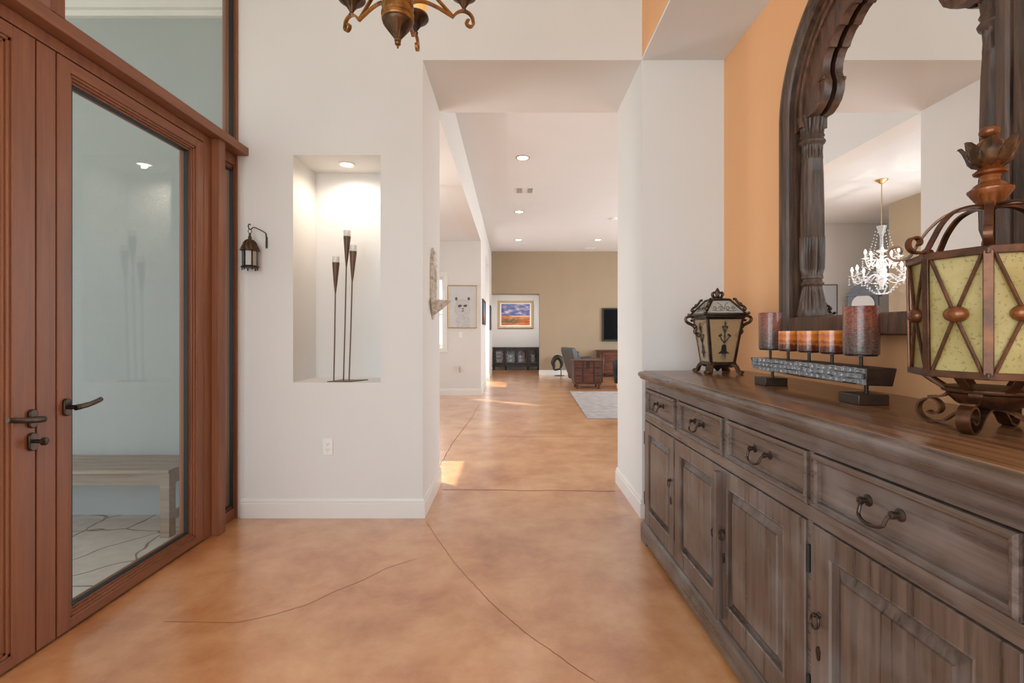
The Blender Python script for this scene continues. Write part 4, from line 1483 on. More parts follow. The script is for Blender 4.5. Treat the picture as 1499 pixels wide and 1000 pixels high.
for k in range(7):
    a = k * 2 * PI / 7 + 0.4
    d = Vector((math.cos(a), math.sin(a), 0))
    tl = Vector((-d.y, d.x, 0))
    base = Vector((AC.x, AC.y, 0))
    b = MB()
    rows = [(0.020, 1.668, 0.011), (0.031, 1.673, 0.019), (0.039, 1.684, 0.023), (0.043, 1.699, 0.021), (0.048, 1.713, 0.015), (0.054, 1.724, 0.008), (0.058, 1.726, 0.002)]
    rings = []
    for (r, zz, w) in rows:
        ring = []
        for u in (-1, -0.5, 0, 0.5, 1):
            ring.append(base + d * (r - abs(u) * w * 0.22 + (0.003 if u == 0 else 0)) + tl * (u * w) + Vector((0, 0, zz + abs(u) * 0.003)))
        for u in (1, 0.5, 0, -0.5, -1):
            ring.append(base + d * (r - abs(u) * w * 0.22 - 0.003) + tl * (u * w * 0.97) + Vector((0, 0, zz + abs(u) * 0.003)))
        rings.append(ring)
    b.loft(rings)
    build('leaf', b, M['antiquedark'], fin, angle=60)
b = MB()
b.lathe([(0.006, 1.086), (0.045, 1.090), (0.062, 1.100), (0.078, 1.118), (0.080, 1.124), (0.074, 1.128), (0.01, 1.128)], (AC.x, AC.y, 0), 32)
b.lathe([(0.088, 1.128), (0.09, 1.132), (0.09, 1.136), (0.086, 1.140), (0.01, 1.140)], (AC.x, AC.y, 0), 32)
for k in range(8):
    p = ov(k + 0.5, 0.10, 1.135)
    b.strap([ov(k + 0.5, 0.086, 1.134), ov(k + 0.5, 0.11, 1.150), ov(k + 0.5, 0.136, 1.172)], (ov(k + 1.5, 1, 0) - ov(k - 0.5, 1, 0)), 0.018, 0.004)
build('drip_tray', b, M['rust'], al)
for k in range(4):
    a = math.radians(207) + k * PI / 2
    d = Vector((math.cos(a), math.sin(a), 0))
    tl = Vector((-d.y, d.x, 0))
    base = Vector((AC.x, AC.y, SBZ))
    b = MB()

    sp = spiral((0.112, 0.038), 0.0355, 0.011, -PI / 2 - 0.05, PI * 1.75, 34)
    pts = [base + d * p[0] + Vector((0, 0, p[1])) for p in [(q[0], q[1]) for q in [(v.x, v.y) for v in cat([(0.0, 0.052, 0), (0.03, 0.050, 0), (0.06, 0.034, 0), (0.085, 0.011, 0)], 6)]] + sp]
    b.strap(pts, tl, 0.026, 0.005)
    up = cat([base + d * q[0] + Vector((0, 0, q[1])) for q in [(0.118, 0.068), (0.096, 0.070), (0.078, 0.082), (0.078, 0.102)]], 6)
    b.strap(up, tl, 0.026, 0.005)
    build('scroll_foot', b, M['rust'], al, angle=50)


# ================================================================== HALL: niche sculpture, wall lantern, outlet, sconce
tc_ = thing('torch_sculpture', 'brown metal candle sculpture of three slim torches on a flat base in the niche', 'candle holder', (-1.165, 3.385, NZ0))
b = MB()
b.prism([(-1.283, 3.318), (-1.117, 3.318), (-1.036, 3.452), (-1.236, 3.452)], 'z', NZ0, NZ0 + 0.006)
build('base_plate', b, M['cone'], tc_, bevel=0.001)
for (bx, tx, zc_, by) in ((-1.256, -1.241, 1.766, 3.37), (-1.193, -1.167, 1.953, 3.385), (-1.150, -1.121, 1.846, 3.375)):
    b = MB()
    zn = zc_ - 0.215
    f = (zn - NZ0) / (zc_ - NZ0)
    b.tube([(bx, by, NZ0 + 0.004), (lerp(bx, tx, f * 0.5) + 0.001, by, lerp(NZ0, zn, 0.5)), (lerp(bx, tx, f), by, zn + 0.02)], 0.0046, 10)
    s_ = build('stem', b, M['cone'], tc_)
    b = MB()
    a_, c_ = Vector((lerp(bx, tx, f), by, zn)), Vector((tx, by, zc_))
    b.tube([a_, a_.lerp(c_, 0.3), a_.lerp(c_, 0.6), c_], [0.005, 0.012, 0.018, 0.0255], 24)
    build('cone', b, M['cone'], s_)
    b = MB()
    b.lathe([(0.020, zc_ - 0.004), (0.0245, zc_), (0.0245, zc_ + 0.042), (0.0225, zc_ + 0.042), (0.0225, zc_ + 0.002), (0.002, zc_ + 0.001)], (tx, by, 0), 24)
    build('glass_cup', b, M['frost'], s_)

o = thing('wall_outlet', 'white duplex outlet on the wall below the niche', 'outlet', (-1.266, YW, 0.487))
b = MB()
b.box(-1.301, -1.231, YW - 0.006, YW, 0.43, 0.545)
p = build('cover_plate', b, M['plate'], o, bevel=0.003)
for dz in (-0.0195, 0.0195):
    b = MB()
    zc_ = 0.4875 + dz
    b.prism([(-1.266 + 0.0165 * max(-0.86, min(0.86, 1.2 * math.cos(a))), zc_ + 0.0143 * math.sin(a)) for a in [2 * PI * j / 24 for j in range(24)]], 'y', YW - 0.0085, YW - 0.005)
    s_ = build('socket', b, M['plate'], p)
    b = MB()
    for dx in (-0.0065, 0.0065):
        b.box(-1.266 + dx - 0.001, -1.266 + dx + 0.001, YW - 0.0090, YW - 0.008, zc_ - 0.002, zc_ + 0.006)
    b.lathe([(0.0024, 0), (0.0024, 0.001)], (-1.266, YW - 0.009, zc_ - 0.008), 10, axis='y')
    build('slot', b, M['slot'], s_)

hk = thing('lantern_hook', 'dark iron wall hook holding the small lantern', 'hook', (-1.683, YW, 1.90))
b = MB()
xh, yh = -1.683, YW
pts = cat([(xh - 0.002, yh - 0.006, 1.852), (xh - 0.003, yh - 0.007, 1.895), (xh - 0.005, yh - 0.008, 1.942), (xh - 0.011, yh - 0.014, 1.958), (xh - 0.045, yh - 0.05, 1.979), (xh - 0.062, yh - 0.062, 1.982), (xh - 0.075, yh - 0.068, 1.970), (xh - 0.082, yh - 0.070, 1.967), (xh - 0.090, yh - 0.071, 1.978), (xh - 0.092, yh - 0.071, 1.995), (xh - 0.084, yh - 0.070, 2.004), (xh - 0.078, yh - 0.070, 1.997)], 5)
b.tube(pts, [0.0068 if i < 6 else 0.0048 if i < 12 else 0.0036 for i in range(len(pts))], 8)
b.box(xh - 0.006, xh + 0.002, yh - 0.004, yh, 1.852, 1.93)
build('bracket', b, M['iron'], hk)
lc = Vector((xh - 0.082, yh - 0.070, 0))
wl = thing('wall_lantern', 'small dark pierced metal lantern hanging from the wall hook beside the door', 'lantern', (lc.x, lc.y, 1.70))
b = MB()
ringp = [(lc.x + 0.012 * math.cos(a), lc.y, 1.955 + 0.0145 * math.sin(a)) for a in [2 * PI * j / 20 for j in range(20)]]
b.tube(ringp, 0.0022, 6, loop=True)
build('ring', b, M['iron'], wl)
b = MB()
N = None
b.lathe([(0.058, 1.822), (0.062, 1.826), (0.060, 1.832), (0.050, 1.834), (0.052, 1.846), (0.050, 1.856), (0.046, 1.860), (0.040, 1.878), (0.030, 1.892), (0.018, 1.900), (0.0115, 1.902), (0.012, 1.912), (0.009, 1.922), (0.007, 1.928), (0.007, 1.942), (0.002, 1.945)], (lc.x, lc.y, 0), 36, [(6, 0.08), (6, 0.08), N, N, (18, 0.12), (18, 0.12), N, (18, 0.15), (18, 0.12), N, N, N, N, N, N, N])
for k in range(12):
    a = 2 * PI * k / 12
    b.ball((lc.x + 0.052 * math.cos(a), lc.y + 0.052 * math.sin(a), 1.842), 0.0045, 7, 5)
    b.ball((lc.x + 0.040 * math.cos(a + 0.2), lc.y + 0.040 * math.sin(a + 0.2), 1.874), 0.004, 7, 5)
build('domed_top', b, M['antiquedark'], wl)
b = MB()
for k in range(6):
    a = k * PI / 3 + 0.25
    b.box(-0.004, 0.004, -0.004, 0.004, 1.722, 1.824)
    b.xform(Matrix.Translation((lc.x + 0.045 * math.cos(a), lc.y + 0.045 * math.sin(a), 0)) @ Matrix.Rotation(a, 4, 'Z'), len(b.v) - 8)
b.lathe([(0.058, 1.712), (0.060, 1.716), (0.048, 1.724), (0.01, 1.724)], (lc.x, lc.y, 0), 6, a0=0.25)
b.lathe([(0.02, 1.708), (0.050, 1.708), (0.058, 1.713)], (lc.x, lc.y, 0), 6, a0=0.25)
for k in range(6):
    a = k * PI / 3 + 0.25
    b.ball((lc.x + 0.047 * math.cos(a), lc.y + 0.047 * math.sin(a), 1.700), 0.0055, 8, 6, (1, 1, 1.6))
build('cage', b, M['iron'], wl)
for k in range(6):
    a0, a1 = k * PI / 3 + 0.25, (k + 1) * PI / 3 + 0.25
    p0 = Vector((lc.x + 0.042 * math.cos(a0), lc.y + 0.042 * math.sin(a0), 1.724))
    p1 = Vector((lc.x + 0.042 * math.cos(a1), lc.y + 0.042 * math.sin(a1), 1.724))
    i0 = (lc - p0) * 0.05
    i0.z = 0
    i1 = (lc - p1) * 0.05
    i1.z = 0
    b = MB()
    up = Vector((0, 0, 0.10))
    b.loft([[p0, p1, p1 + i1, p0 + i0], [p0 + up, p1 + up, p1 + i1 + up, p0 + i0 + up]])
    build('glass_pane', b, M['seeded'], wl, flat=True)

# carved white sconce on the passage wall
sx0 = XL
sc_ = thing('wall_sconce_shelf', 'distressed white carved sconce shelf on the left passage wall', 'wall shelf', (sx0, 3.66, 1.37))
YC = 3.66
b = MB()
outl = [(0.0, 1.372), (0.022, 1.39), (0.030, 1.42), (0.045, 1.45), (0.062, 1.48), (0.078, 1.52), (0.090, 1.56), (0.096, 1.62), (0.086, 1.66), (0.094, 1.70), (0.088, 1.75), (0.078, 1.79), (0.066, 1.81), (0.070, 1.835), (0.052, 1.86), (0.040, 1.878), (0.036, 1.90), (0.018, 1.912), (0.0, 1.922)]
inn = [(0.0, 1.54), (0.012, 1.543), (0.02, 1.548), (0.028, 1.555), (0.034, 1.563), (0.038, 1.575), (0.040, 1.59), (0.041, 1.61), (0.042, 1.64), (0.043, 1.67), (0.043, 1.70), (0.041, 1.72), (0.038, 1.74), (0.034, 1.755), (0.028, 1.768), (0.022, 1.778), (0.014, 1.786), (0.007, 1.790), (0.0, 1.792)]
fo = outl + [(-y, z) for y, z in reversed(outl[1:-1])]
fi = inn + [(-y, z) for y, z in reversed(inn[1:-1])]
rings = []
for (yo, zo), (yi, zi) in zip(fo, fi):
    mid = ((yo + yi) / 2, (zo + zi) / 2)
    rings.append([(sx0, YC + yo, zo), (sx0 + 0.014, YC + yo, zo), (sx0 + 0.026, YC + lerp(yo, yi, 0.25), lerp(zo, zi, 0.25)), (sx0 + 0.020, YC + mid[0], mid[1]), (sx0 + 0.028, YC + lerp(yo, yi, 0.8), lerp(zo, zi, 0.8)), (sx0 + 0.018, YC + yi, zi), (sx0, YC + yi, zi)])
b.loft(rings, loop=True)
for k, (yo, zo) in enumerate(outl[3:17:2]):
    for sg in (-1, 1):
        b.ball((sx0 + 0.020, YC + sg * yo * 0.86, zo), 0.014, 8, 6, (0.7, 1, 1.3))
build('carved_plaque', b, M['stone'], sc_, angle=40)
b = MB()
rows = [(1.520, 0.085, 0.135), (1.512, 0.090, 0.142), (1.506, 0.088, 0.138), (1.500, 0.080, 0.122), (1.475, 0.070, 0.100), (1.45, 0.054, 0.070), (1.425, 0.030, 0.035), (1.41, 0.012, 0.016)]
rings = []
for z_, w_, d_ in rows:
    rings.append([(sx0 + 0.012 + d_ * math.sin(PI * j / 16) * (1 - 0.05 * (j % 2)), YC - 0.02 + w_ * math.cos(PI * j / 16), z_) for j in range(17)])
b.loft(rings)
build('bowl_shelf', b, M['stone'], sc_, angle=40)


# recessed lights
def downlight(x, y, zc_, label, r=0.075, w=16, up=True, group='recessed ceiling lights of the far room', ang=125):
    t = thing('recessed_light', label, 'ceiling light', (x, y, zc_), 0, group)
    b = MB()
    b.lathe([(r, zc_ - 0.0005), (r, zc_ - 0.006), (r * 0.88, zc_ - 0.010), (r * 0.78, zc_ - 0.004), (r * 0.78, zc_ - 0.0005)], (x, y, 0), 36)
    build('trim_ring', b, M['nickel'] if up else M['plate'], t)
    b = MB()
    b.lathe([(r * 0.77, zc_ - 0.001), (r * 0.77, zc_ - 0.004), (r * 0.5, zc_ - 0.005), (0.002, zc_ - 0.005)], (x, y, 0), 36)
    build('lens', b, M['lamp'], t)
    lamp('recessed_lamp', 'SPOT', (x, y, zc_ - 0.02), w, WARM, 0.015, aim=(0, 0, -1), angle=math.radians(ang))
    return t


downlight(-1.195, 3.46, NZ1, 'recessed light in the top of the display niche', 0.055, 16, False, 'niche light', 165)
downlight(0.150, 6.73, ZG, 'recessed ceiling light nearest the passage, in front of the vent', 0.098, 22)
downlight(0.146, 9.73, ZG, 'recessed ceiling light just beyond the ceiling vent', 0.098, 22)
downlight(0.170, 12.65, ZG, 'recessed ceiling light farthest back above the white doorway', 0.098, 22)
downlight(2.270, 12.65, ZG, 'recessed ceiling light at the right near the television wall', 0.098, 22)
v = thing('ceiling_vent', 'white rectangular air vent between the first two recessed ceiling lights', 'vent', (0.22, 8.28, ZG))
b = MB()
b.box(0.07, 0.37, 8.13, 8.43, ZG - 0.006, ZG)
build('vent_plate', b, M['plate'], v, bevel=0.003)
b = MB()
for k in range(6):
    b.box(0.085 + 0.0 + k * 0.014, 0.092 + k * 0.014, 8.16, 8.40, ZG - 0.013, ZG - 0.005)
    b.box(0.278 + k * 0.014, 0.285 + k * 0.014, 8.16, 8.40, ZG - 0.013, ZG - 0.005)
for k in range(8):
    b.box(0.175, 0.265, 8.165 + k * 0.03, 8.18 + k * 0.03, ZG - 0.013, ZG - 0.005)
build('louvre', b, M['trim'], v)
b = MB()
b.box(0.083, 0.168, 8.15, 8.41, ZG - 0.0075, ZG - 0.0055)
b.box(0.274, 0.358, 8.15, 8.41, ZG - 0.0075, ZG - 0.0055)
build('duct_gap', b, M['slot'], v)
b = MB()
b.lathe([(0.09, ZG), (0.09, ZG - 0.02), (0.06, ZG - 0.032), (0.002, ZG - 0.034)], (2.19, 10.3, 0), 28)
tag(build('smoke_detector', b, M['plate'], loc=(2.19, 10.3, ZG)), 'round white smoke detector on the far room ceiling', 'smoke detector')
b = MB()
b.box(2.12, 2.42, 13.85, 14.1, ZG - 0.012, ZG)
tag(build('ceiling_vent', b, M['plate'], loc=(2.27, 13.98, ZG), bevel=0.003), 'thin white vent on the ceiling close to the tan wall', 'vent')

# ================================================================== FAR ROOM
# framed animal print on the white wall
def wframe(name, label, x0, x1, z0, z1, y, fw, fd, fm, mat_w=0.0, catn='picture', frame_label=None):
    t = thing(name, label, catn, ((x0 + x1) / 2, y, z0))
    b = MB()
    loops = []
    for (d, yy) in ((0, y), (0, y - fd * 0.8), (fw * 0.3, y - fd), (fw * 0.7, y - fd * 0.8), (fw, y - fd * 0.55), (fw, y)):
        loops.append([(x0 + d, yy, z0 + d), (x1 - d, yy, z0 + d), (x1 - d, yy, z1 - d), (x0 + d, yy, z1 - d)])
    b.loft(loops, loop=True)
    build('frame', b, fm, t)
    return t


s_ = 9.78 / 700
x0, x1 = (656 - 749.5) * s_, (698.5 - 749.5) * s_
zt, zb_ = CAMZ + (487.5 - 418) * s_, CAMZ + (487.5 - 480.5) * s_
t = wframe('framed_print', 'framed print of a pale fluffy animal on the white wall', x0, x1, zb_, zt, 9.78, 0.016, 0.03, M['goldthin'])
b = MB()
b.box(x0 + 0.012, x1 - 0.012, 9.766, 9.779, zb_ + 0.012, zt - 0.012)
pr_ = build('print', b, M['paper'], t)
xm = x0 + 0.50 * (x1 - x0)


def disc(b, x, z_, rx, rz, y, th=0.0012, n=22, jag=0.0):
    b.prism([(x + rx * (1 + random.uniform(-jag, jag)) * math.cos(2 * PI * j / n), z_ + rz * (1 + random.uniform(-jag, jag)) * math.sin(2 * PI * j / n)) for j in range(n)], 'y', y - th, y)


b = MB()
y_ = 9.766
disc(b, xm + 0.01, zb_ + 0.15, 0.15, 0.155, y_, jag=0.12, n=40)
b.box(xm - 0.13, xm + 0.15, y_ - 0.001, y_, zb_ + 0.0125, zb_ + 0.10)
disc(b, xm, zb_ + 0.40, 0.165, 0.20, y_ - 0.0006, jag=0.12, n=44)
for sg in (-1, 1):
    disc(b, xm + sg * 0.125, zb_ + 0.595, 0.038, 0.046, y_ - 0.0006, jag=0.15)
build('animal_figure', b, M['fur'], pr_, flat=True)
for sg in (-1, 1):
    b = MB()
    disc(b, xm + sg * 0.128, zb_ + 0.60, 0.024, 0.03, y_ - 0.0018, jag=0.2)
    build('ear', b, M['furdark'], pr_, flat=True)
    b = MB()
    disc(b, xm + sg * 0.055, zb_ + 0.455, 0.042, 0.026, y_ - 0.0018, jag=0.25)
    build('eye', b, M['furdark'], pr_, flat=True)
b = MB()
disc(b, xm + 0.006, zb_ + 0.395, 0.022, 0.014, y_ - 0.0018, jag=0.1)
build('nose', b, M['furdark'], pr_, flat=True)
b = MB()
disc(b, xm + 0.006, zb_ + 0.352, 0.024, 0.011, y_ - 0.0018, jag=0.1)
build('mouth', b, M['furdark'], pr_, flat=True)
# switch plate and plugged-in night light on that wall
px, pz = (674 - 749.5) * s_, CAMZ + (487.5 - 490) * s_
sw = thing('light_switch', 'white light switch plate under the animal print', 'light switch', (px, 9.78, pz))
b = MB()
b.box(px - 0.036, px + 0.036, 9.774, 9.78, pz - 0.058, pz + 0.058)
build('cover_plate', b, M['plate'], sw, bevel=0.002)
b = MB()
b.box(px - 0.016, px + 0.016, 9.770, 9.775, pz - 0.033, pz + 0.033)
build('rocker', b, M['plate'], sw, bevel=0.001)
pz = CAMZ + (487.5 - 541) * s_
nl = thing('night_light', 'clear plug-in night light in the outlet low on the white wall', 'night light', (px, 9.78, pz))
b = MB()
b.box(px - 0.036, px + 0.036, 9.774, 9.78, pz - 0.058, pz + 0.058)
build('cover_plate', b, M['plate'], nl, bevel=0.002)
b = MB()
b.lathe([(0.018, pz - 0.06), (0.026, pz - 0.04), (0.03, pz + 0.03), (0.022, pz + 0.07), (0.008, pz + 0.08)], (px, 9.742, 0), 16)
build('shade', b, M['seeded'], nl)
# pictures on the pier sides (planes facing +X)
for (y0, y1, zt, zb_, nm, lb, mt) in ((10.15, 11.15, 2.0, 1.45, 'framed_picture', 'dark framed colourful picture on the pier side right of the animal print', 'bluescape'), (13.55, 14.25, 2.06, 1.35, 'framed_picture', 'dark framed picture on the far pier beside the tan wall', 'bluescape')):
    pk = 0
    ya = y0
    Yc = (y0 + y1) / 2
    t = thing(nm, lb, 'picture', (XG, Yc, zb_))
    b = MB()
    loops = []
    for (d, xx) in ((0, XG), (0, XG + 0.022), (0.035, XG + 0.026), (0.05, XG + 0.016), (0.05, XG)):
        loops.append([(xx, y0 + d, zb_ + d), (xx, y1 - d, zb_ + d), (xx, y1 - d, zt - d), (xx, y0 + d, zt - d)])
    b.loft(loops, loop=True)
    build('frame', b, M['ebony'], t)
    b = MB()
    b.box(XG + 0.002, XG + 0.012, y0 + 0.045, y1 - 0.045, zb_ + 0.045, zt - 0.045)
    build('print', b, M[mt], t)
# landscape painting and console in the hallway beyond
s2 = 16.85 / 700
x0, x1 = (729 - 749.5) * s2, (780.5 - 749.5) * s2
zt, zb_ = CAMZ + (487.5 - 440.5) * s2, CAMZ + (487.5 - 481) * s2
t = wframe('landscape_painting', 'gold framed desert landscape painting above the black console', x0, x1, zb_, zt, 16.85, 0.085, 0.05, M['gold'])
b = MB()
for k in range(1):
    loops = []
    for (d, yy) in ((0.08, 16.85), (0.08, 16.815), (0.115, 16.825), (0.115, 16.85)):
        loops.append([(x0 + d, yy, zb_ + d), (x1 - d, yy, zb_ + d), (x1 - d, yy, zt - d), (x0 + d, yy, zt - d)])
    b.loft(loops, loop=True)
build('liner', b, M['plate'], t)
b = MB()
b.box(x0 + 0.11, x1 - 0.11, 16.83, 16.845, zb_ + 0.11, zt - 0.11)
build('canvas', b, M['landscape'], t)
s3 = 16.3 / 700
cx0, cx1 = (720.5 - 749.5) * s3, (790.5 - 749.5) * s3
ct, cb = CAMZ + (487.5 - 508.6) * s3, 0.0
yf = 16.3
cs = thing('console_cabinet', 'low black console with four lattice glass doors below the landscape painting', 'cabinet', ((cx0 + cx1) / 2, 16.5, 0))
b = MB()
b.box(cx0, cx1, yf - 0.015, 16.75, ct - 0.035, ct)
b.box(cx0 + 0.01, cx0 + 0.04, yf, 16.74, 0.16, ct - 0.03)
b.box(cx1 - 0.04, cx1 - 0.01, yf, 16.74, 0.16, ct - 0.03)
b.box(cx0 + 0.02, cx1 - 0.02, 16.70, 16.74, 0.16, ct - 0.03)
b.box(cx0 + 0.01, cx1 - 0.01, yf, 16.74, 0.16, 0.20)
b.box(cx0, cx1, yf - 0.01, 16.74, 0.125, 0.16)
b.box((cx0 + cx1) / 2 - 0.012, (cx0 + cx1) / 2 + 0.012, yf + 0.01, 16.72, 0.2, ct - 0.03)
build('carcass', b, M['ebony'], cs, bevel=0.004)
for fx in (cx0 + 0.05, cx0 + 0.46, cx1 - 0.40, cx1 - 0.05):
    b = MB()
    b.lathe([(0.028, 0.0), (0.032, 0.02), (0.022, 0.05), (0.034, 0.10), (0.034, 0.13)], (fx, yf + 0.05, 0), 12)
    b.lathe([(0.028, 0.0), (0.032, 0.02), (0.022, 0.05), (0.034, 0.10), (0.034, 0.13)], (fx, 16.68, 0), 12)
    build('leg', b, M['ebony'], cs)
dw = (cx1 - cx0 - 0.06) / 4
for k in range(4):
    a0, a1 = cx0 + 0.03 + k * dw + 0.006, cx0 + 0.03 + (k + 1) * dw - 0.006
    z0, z1 = 0.205, ct - 0.04
    fr = 0.055
    b = MB()
    loops = []
    for (d, yy) in ((0, yf + 0.02), (0, yf - 0.012), (fr, yf - 0.012), (fr, yf + 0.02)):
        loops.append([(a0 + d, yy, z0 + d), (a1 - d, yy, z0 + d), (a1 - d, yy, z1 - d), (a0 + d, yy, z1 - d)])
    b.loft(loops, loop=True)
    d_ = build('door', b, M['ebony'], cs, bevel=0.003)
    b = MB()
    xm_, hw_ = (a0 + a1) / 2, (a1 - a0) / 2 - fr
    zz0, zz1 = z0 + fr, z1 - fr
    for j in range(3):
        zc_ = lerp(zz0, zz1, (j + 0.5) / 3)
        hh_ = (zz1 - zz0) / 6
        ring = [(xm_ + hw_ * math.cos(a) * (1 - 0.15 * math.sin(2 * a) ** 2), yf - 0.001, zc_ + hh_ * math.sin(a)) for a in [2 * PI * q / 20 for q in range(20)]]
        b.tube(ring, 0.007, 6, loop=True)
        b.tube([(xm_, yf - 0.001, zc_ - hh_), (xm_ + hw_ * 0.5, yf - 0.001, zc_), (xm_, yf - 0.001, zc_ + hh_)], 0.005, 6)
        b.tube([(xm_, yf - 0.001, zc_ - hh_), (xm_ - hw_ * 0.5, yf - 0.001, zc_), (xm_, yf - 0.001, zc_ + hh_)], 0.005, 6)
    build('lattice', b, M['ebony'], d_)
    b = MB()
    b.box(a0 + fr - 0.01, a1 - fr + 0.01, yf + 0.006, yf + 0.010, z0 + fr - 0.01, z1 - fr + 0.01)
    build('door_glass', b, M['glass'], d_)
    # contents: stacked pale ware
    zs = 0.20
    nst = (4, 3, 2, 3)[k]
    for j in range(nst):
        hh_ = (0.11, 0.12, 0.15, 0.12)[k]
        b = MB()
        ww = hw_ * (0.85, 0.8, 0.45, 0.7)[k]
        ox = (0, 0, -0.05, 0)[k]
        b.lathe([(ww * 0.6, zs), (ww * 0.9, zs + hh_ * 0.4), (ww, zs + hh_ * 0.9), (ww * 0.9, zs + hh_ - 0.008), (ww * 0.5, zs + 0.02)], (xm_ + ox, yf + 0.18, 0), 18)
        bo = build('bowl', b, M['cabint'], loc=(xm_ + ox, yf + 0.18, zs))
        tag(bo, ['pale bowl stacked behind the leftmost lattice door of the black console', 'pale bowl stacked behind the second lattice door of the black console', 'pale bowl stacked behind the third lattice door of the black console', 'pale bowl stacked behind the rightmost lattice door of the black console'][k], 'bowl', 'bowls stacked behind console door %s' % ('one', 'two', 'three', 'four')[k])
        zs += hh_ - 0.006
    if k == 2:
        b = MB()
        b.lathe([(0.03, 0.2), (0.055, 0.27), (0.05, 0.36), (0.025, 0.45), (0.03, 0.52), (0.062, 0.56), (0.05, 0.61), (0.01, 0.63)], (xm_ + 0.075, yf + 0.2, 0), 18)
        tag(build('vase', b, M['terra'], loc=(xm_ + 0.075, yf + 0.2, 0.2)), 'terracotta vase behind the third lattice door of the black console', 'vase')
lamp('hallway_fill_light', 'AREA', (0.2, 15.6, 2.58), 60, (1, 0.98, 0.95), size=1.2, sizey=0.8, aim=(0, 0.3, -1))  # added to brighten the hallway, no fixture is modelled

# television
tvx0, tvz0, tvz1 = (882 - 749.5) * 14.38 / 700, CAMZ + (487.5 - 499.5) * 14.38 / 700, CAMZ + (487.5 - 451) * 14.38 / 700
tv = thing('television', 'black wall mounted flat screen television on the tan wall', 'television', (tvx0 + 0.85, 14.45, tvz0))
b = MB()
b.box(tvx0, tvx0 + 1.72, 14.38, 14.446, tvz0, tvz1)
build('bezel', b, M['black'], tv, bevel=0.006)
b = MB()
b.box(tvx0 + 0.04, tvx0 + 1.68, 14.3775, 14.381, tvz0 + 0.05, tvz1 - 0.04)
build('screen', b, M['screen'], tv)
# tv console
tc = thing('tv_console', 'reddish brown wood console below the television', 'cabinet', (3.0, 14.0, 0))
kx = (877 - 749.5) * 13.8 / 700
kt = CAMZ + (487.5 - 513) * 13.8 / 700
b = MB()
b.box(kx, kx + 1.9, 13.78, 14.40, kt - 0.04, kt)
b.box(kx + 0.03, kx + 1.87, 13.81, 14.38, 0.08, kt - 0.04)
b.box(kx + 0.03, kx + 0.12, 13.80, 13.9, 0.0, 0.08)
b.box(kx + 1.78, kx + 1.87, 13.80, 13.9, 0.0, 0.08)
b.box(kx + 0.03, kx + 0.12, 14.28, 14.38, 0.0, 0.08)
b.box(kx + 1.78, kx + 1.87, 14.28, 14.38, 0.0, 0.08)
build('carcass', b, M['redwood'], tc, bevel=0.006)
for k in range(3):
    a0 = kx + 0.10 + k * 0.58
    b = MB()
    z0, z1 = 0.12, kt - 0.08
    loops = []
    for (d, yy) in ((0, 13.812), (0, 13.795), (0.06, 13.795), (0.07, 13.805)):
        loops.append([(a0 + d, yy, z0 + d), (a0 + 0.54 - d, yy, z0 + d), (a0 + 0.54 - d, yy, z1 - d), (a0 + d, yy, z1 - d)])
    b.loft(loops)
    d_ = build('door', b, M['redwood'], tc)
    b = MB()
    b.ball((a0 + 0.49, 13.78, (z0 + z1) / 2), 0.018, 10, 7)
    build('knob', b, M['black'], d_)

# sculpture: curved dark animal form on a stand
sy = 14.2
ss = sy / 700


def P(px, py, y=sy):
    return Vector(((px - 749.5) * y / 700, y, CAMZ + (487.5 - py) * y / 700))


an = thing('metal_sculpture', 'dark curved metal sculpture on a stand by the tan wall', 'sculpture', (P(818, 549).x, sy, 0))
b = MB()
pts = cat([P(811, 540), P(810.5, 535), P(809.5, 531), P(812, 525.5), P(815.5, 523), P(819, 524.5), P(821.5, 529), P(822, 534), P(820.5, 539)], 5)
n_ = len(pts)
b.tube(pts, [0.018 + 0.055 * math.sin(PI * (0.12 + 0.8 * i / n_)) ** 1.3 for i in range(n_)], 12)
b.tube(cat([P(808.5, 533), P(809.5, 531.5), P(811, 530)], 4), [0.006, 0.02, 0.03] + [0.03] * 6, 8)
b.tube(cat([P(811, 540), P(812.5, 541.5), P(816, 541), P(820.5, 540)], 4), [0.028] * 13, 8)
for (a_, c_) in (((821.5, 524), (824.5, 521.5)), ((819, 523), (821, 520.5))):
    b.tube([P(*a_), P(*c_)], [0.02, 0.006], 8)
build('curved_body', b, M['iron'], an)
b = MB()
b.tube([P(821, 540), P(821.5, 549.5)], 0.014, 8)
bz = P(819, 549)
b.lathe([(0.002, 0.0), (0.15, 0.0), (0.15, 0.012), (0.002, 0.02)], (bz.x, sy, 0), 24)
build('stand', b, M['iron'], an)


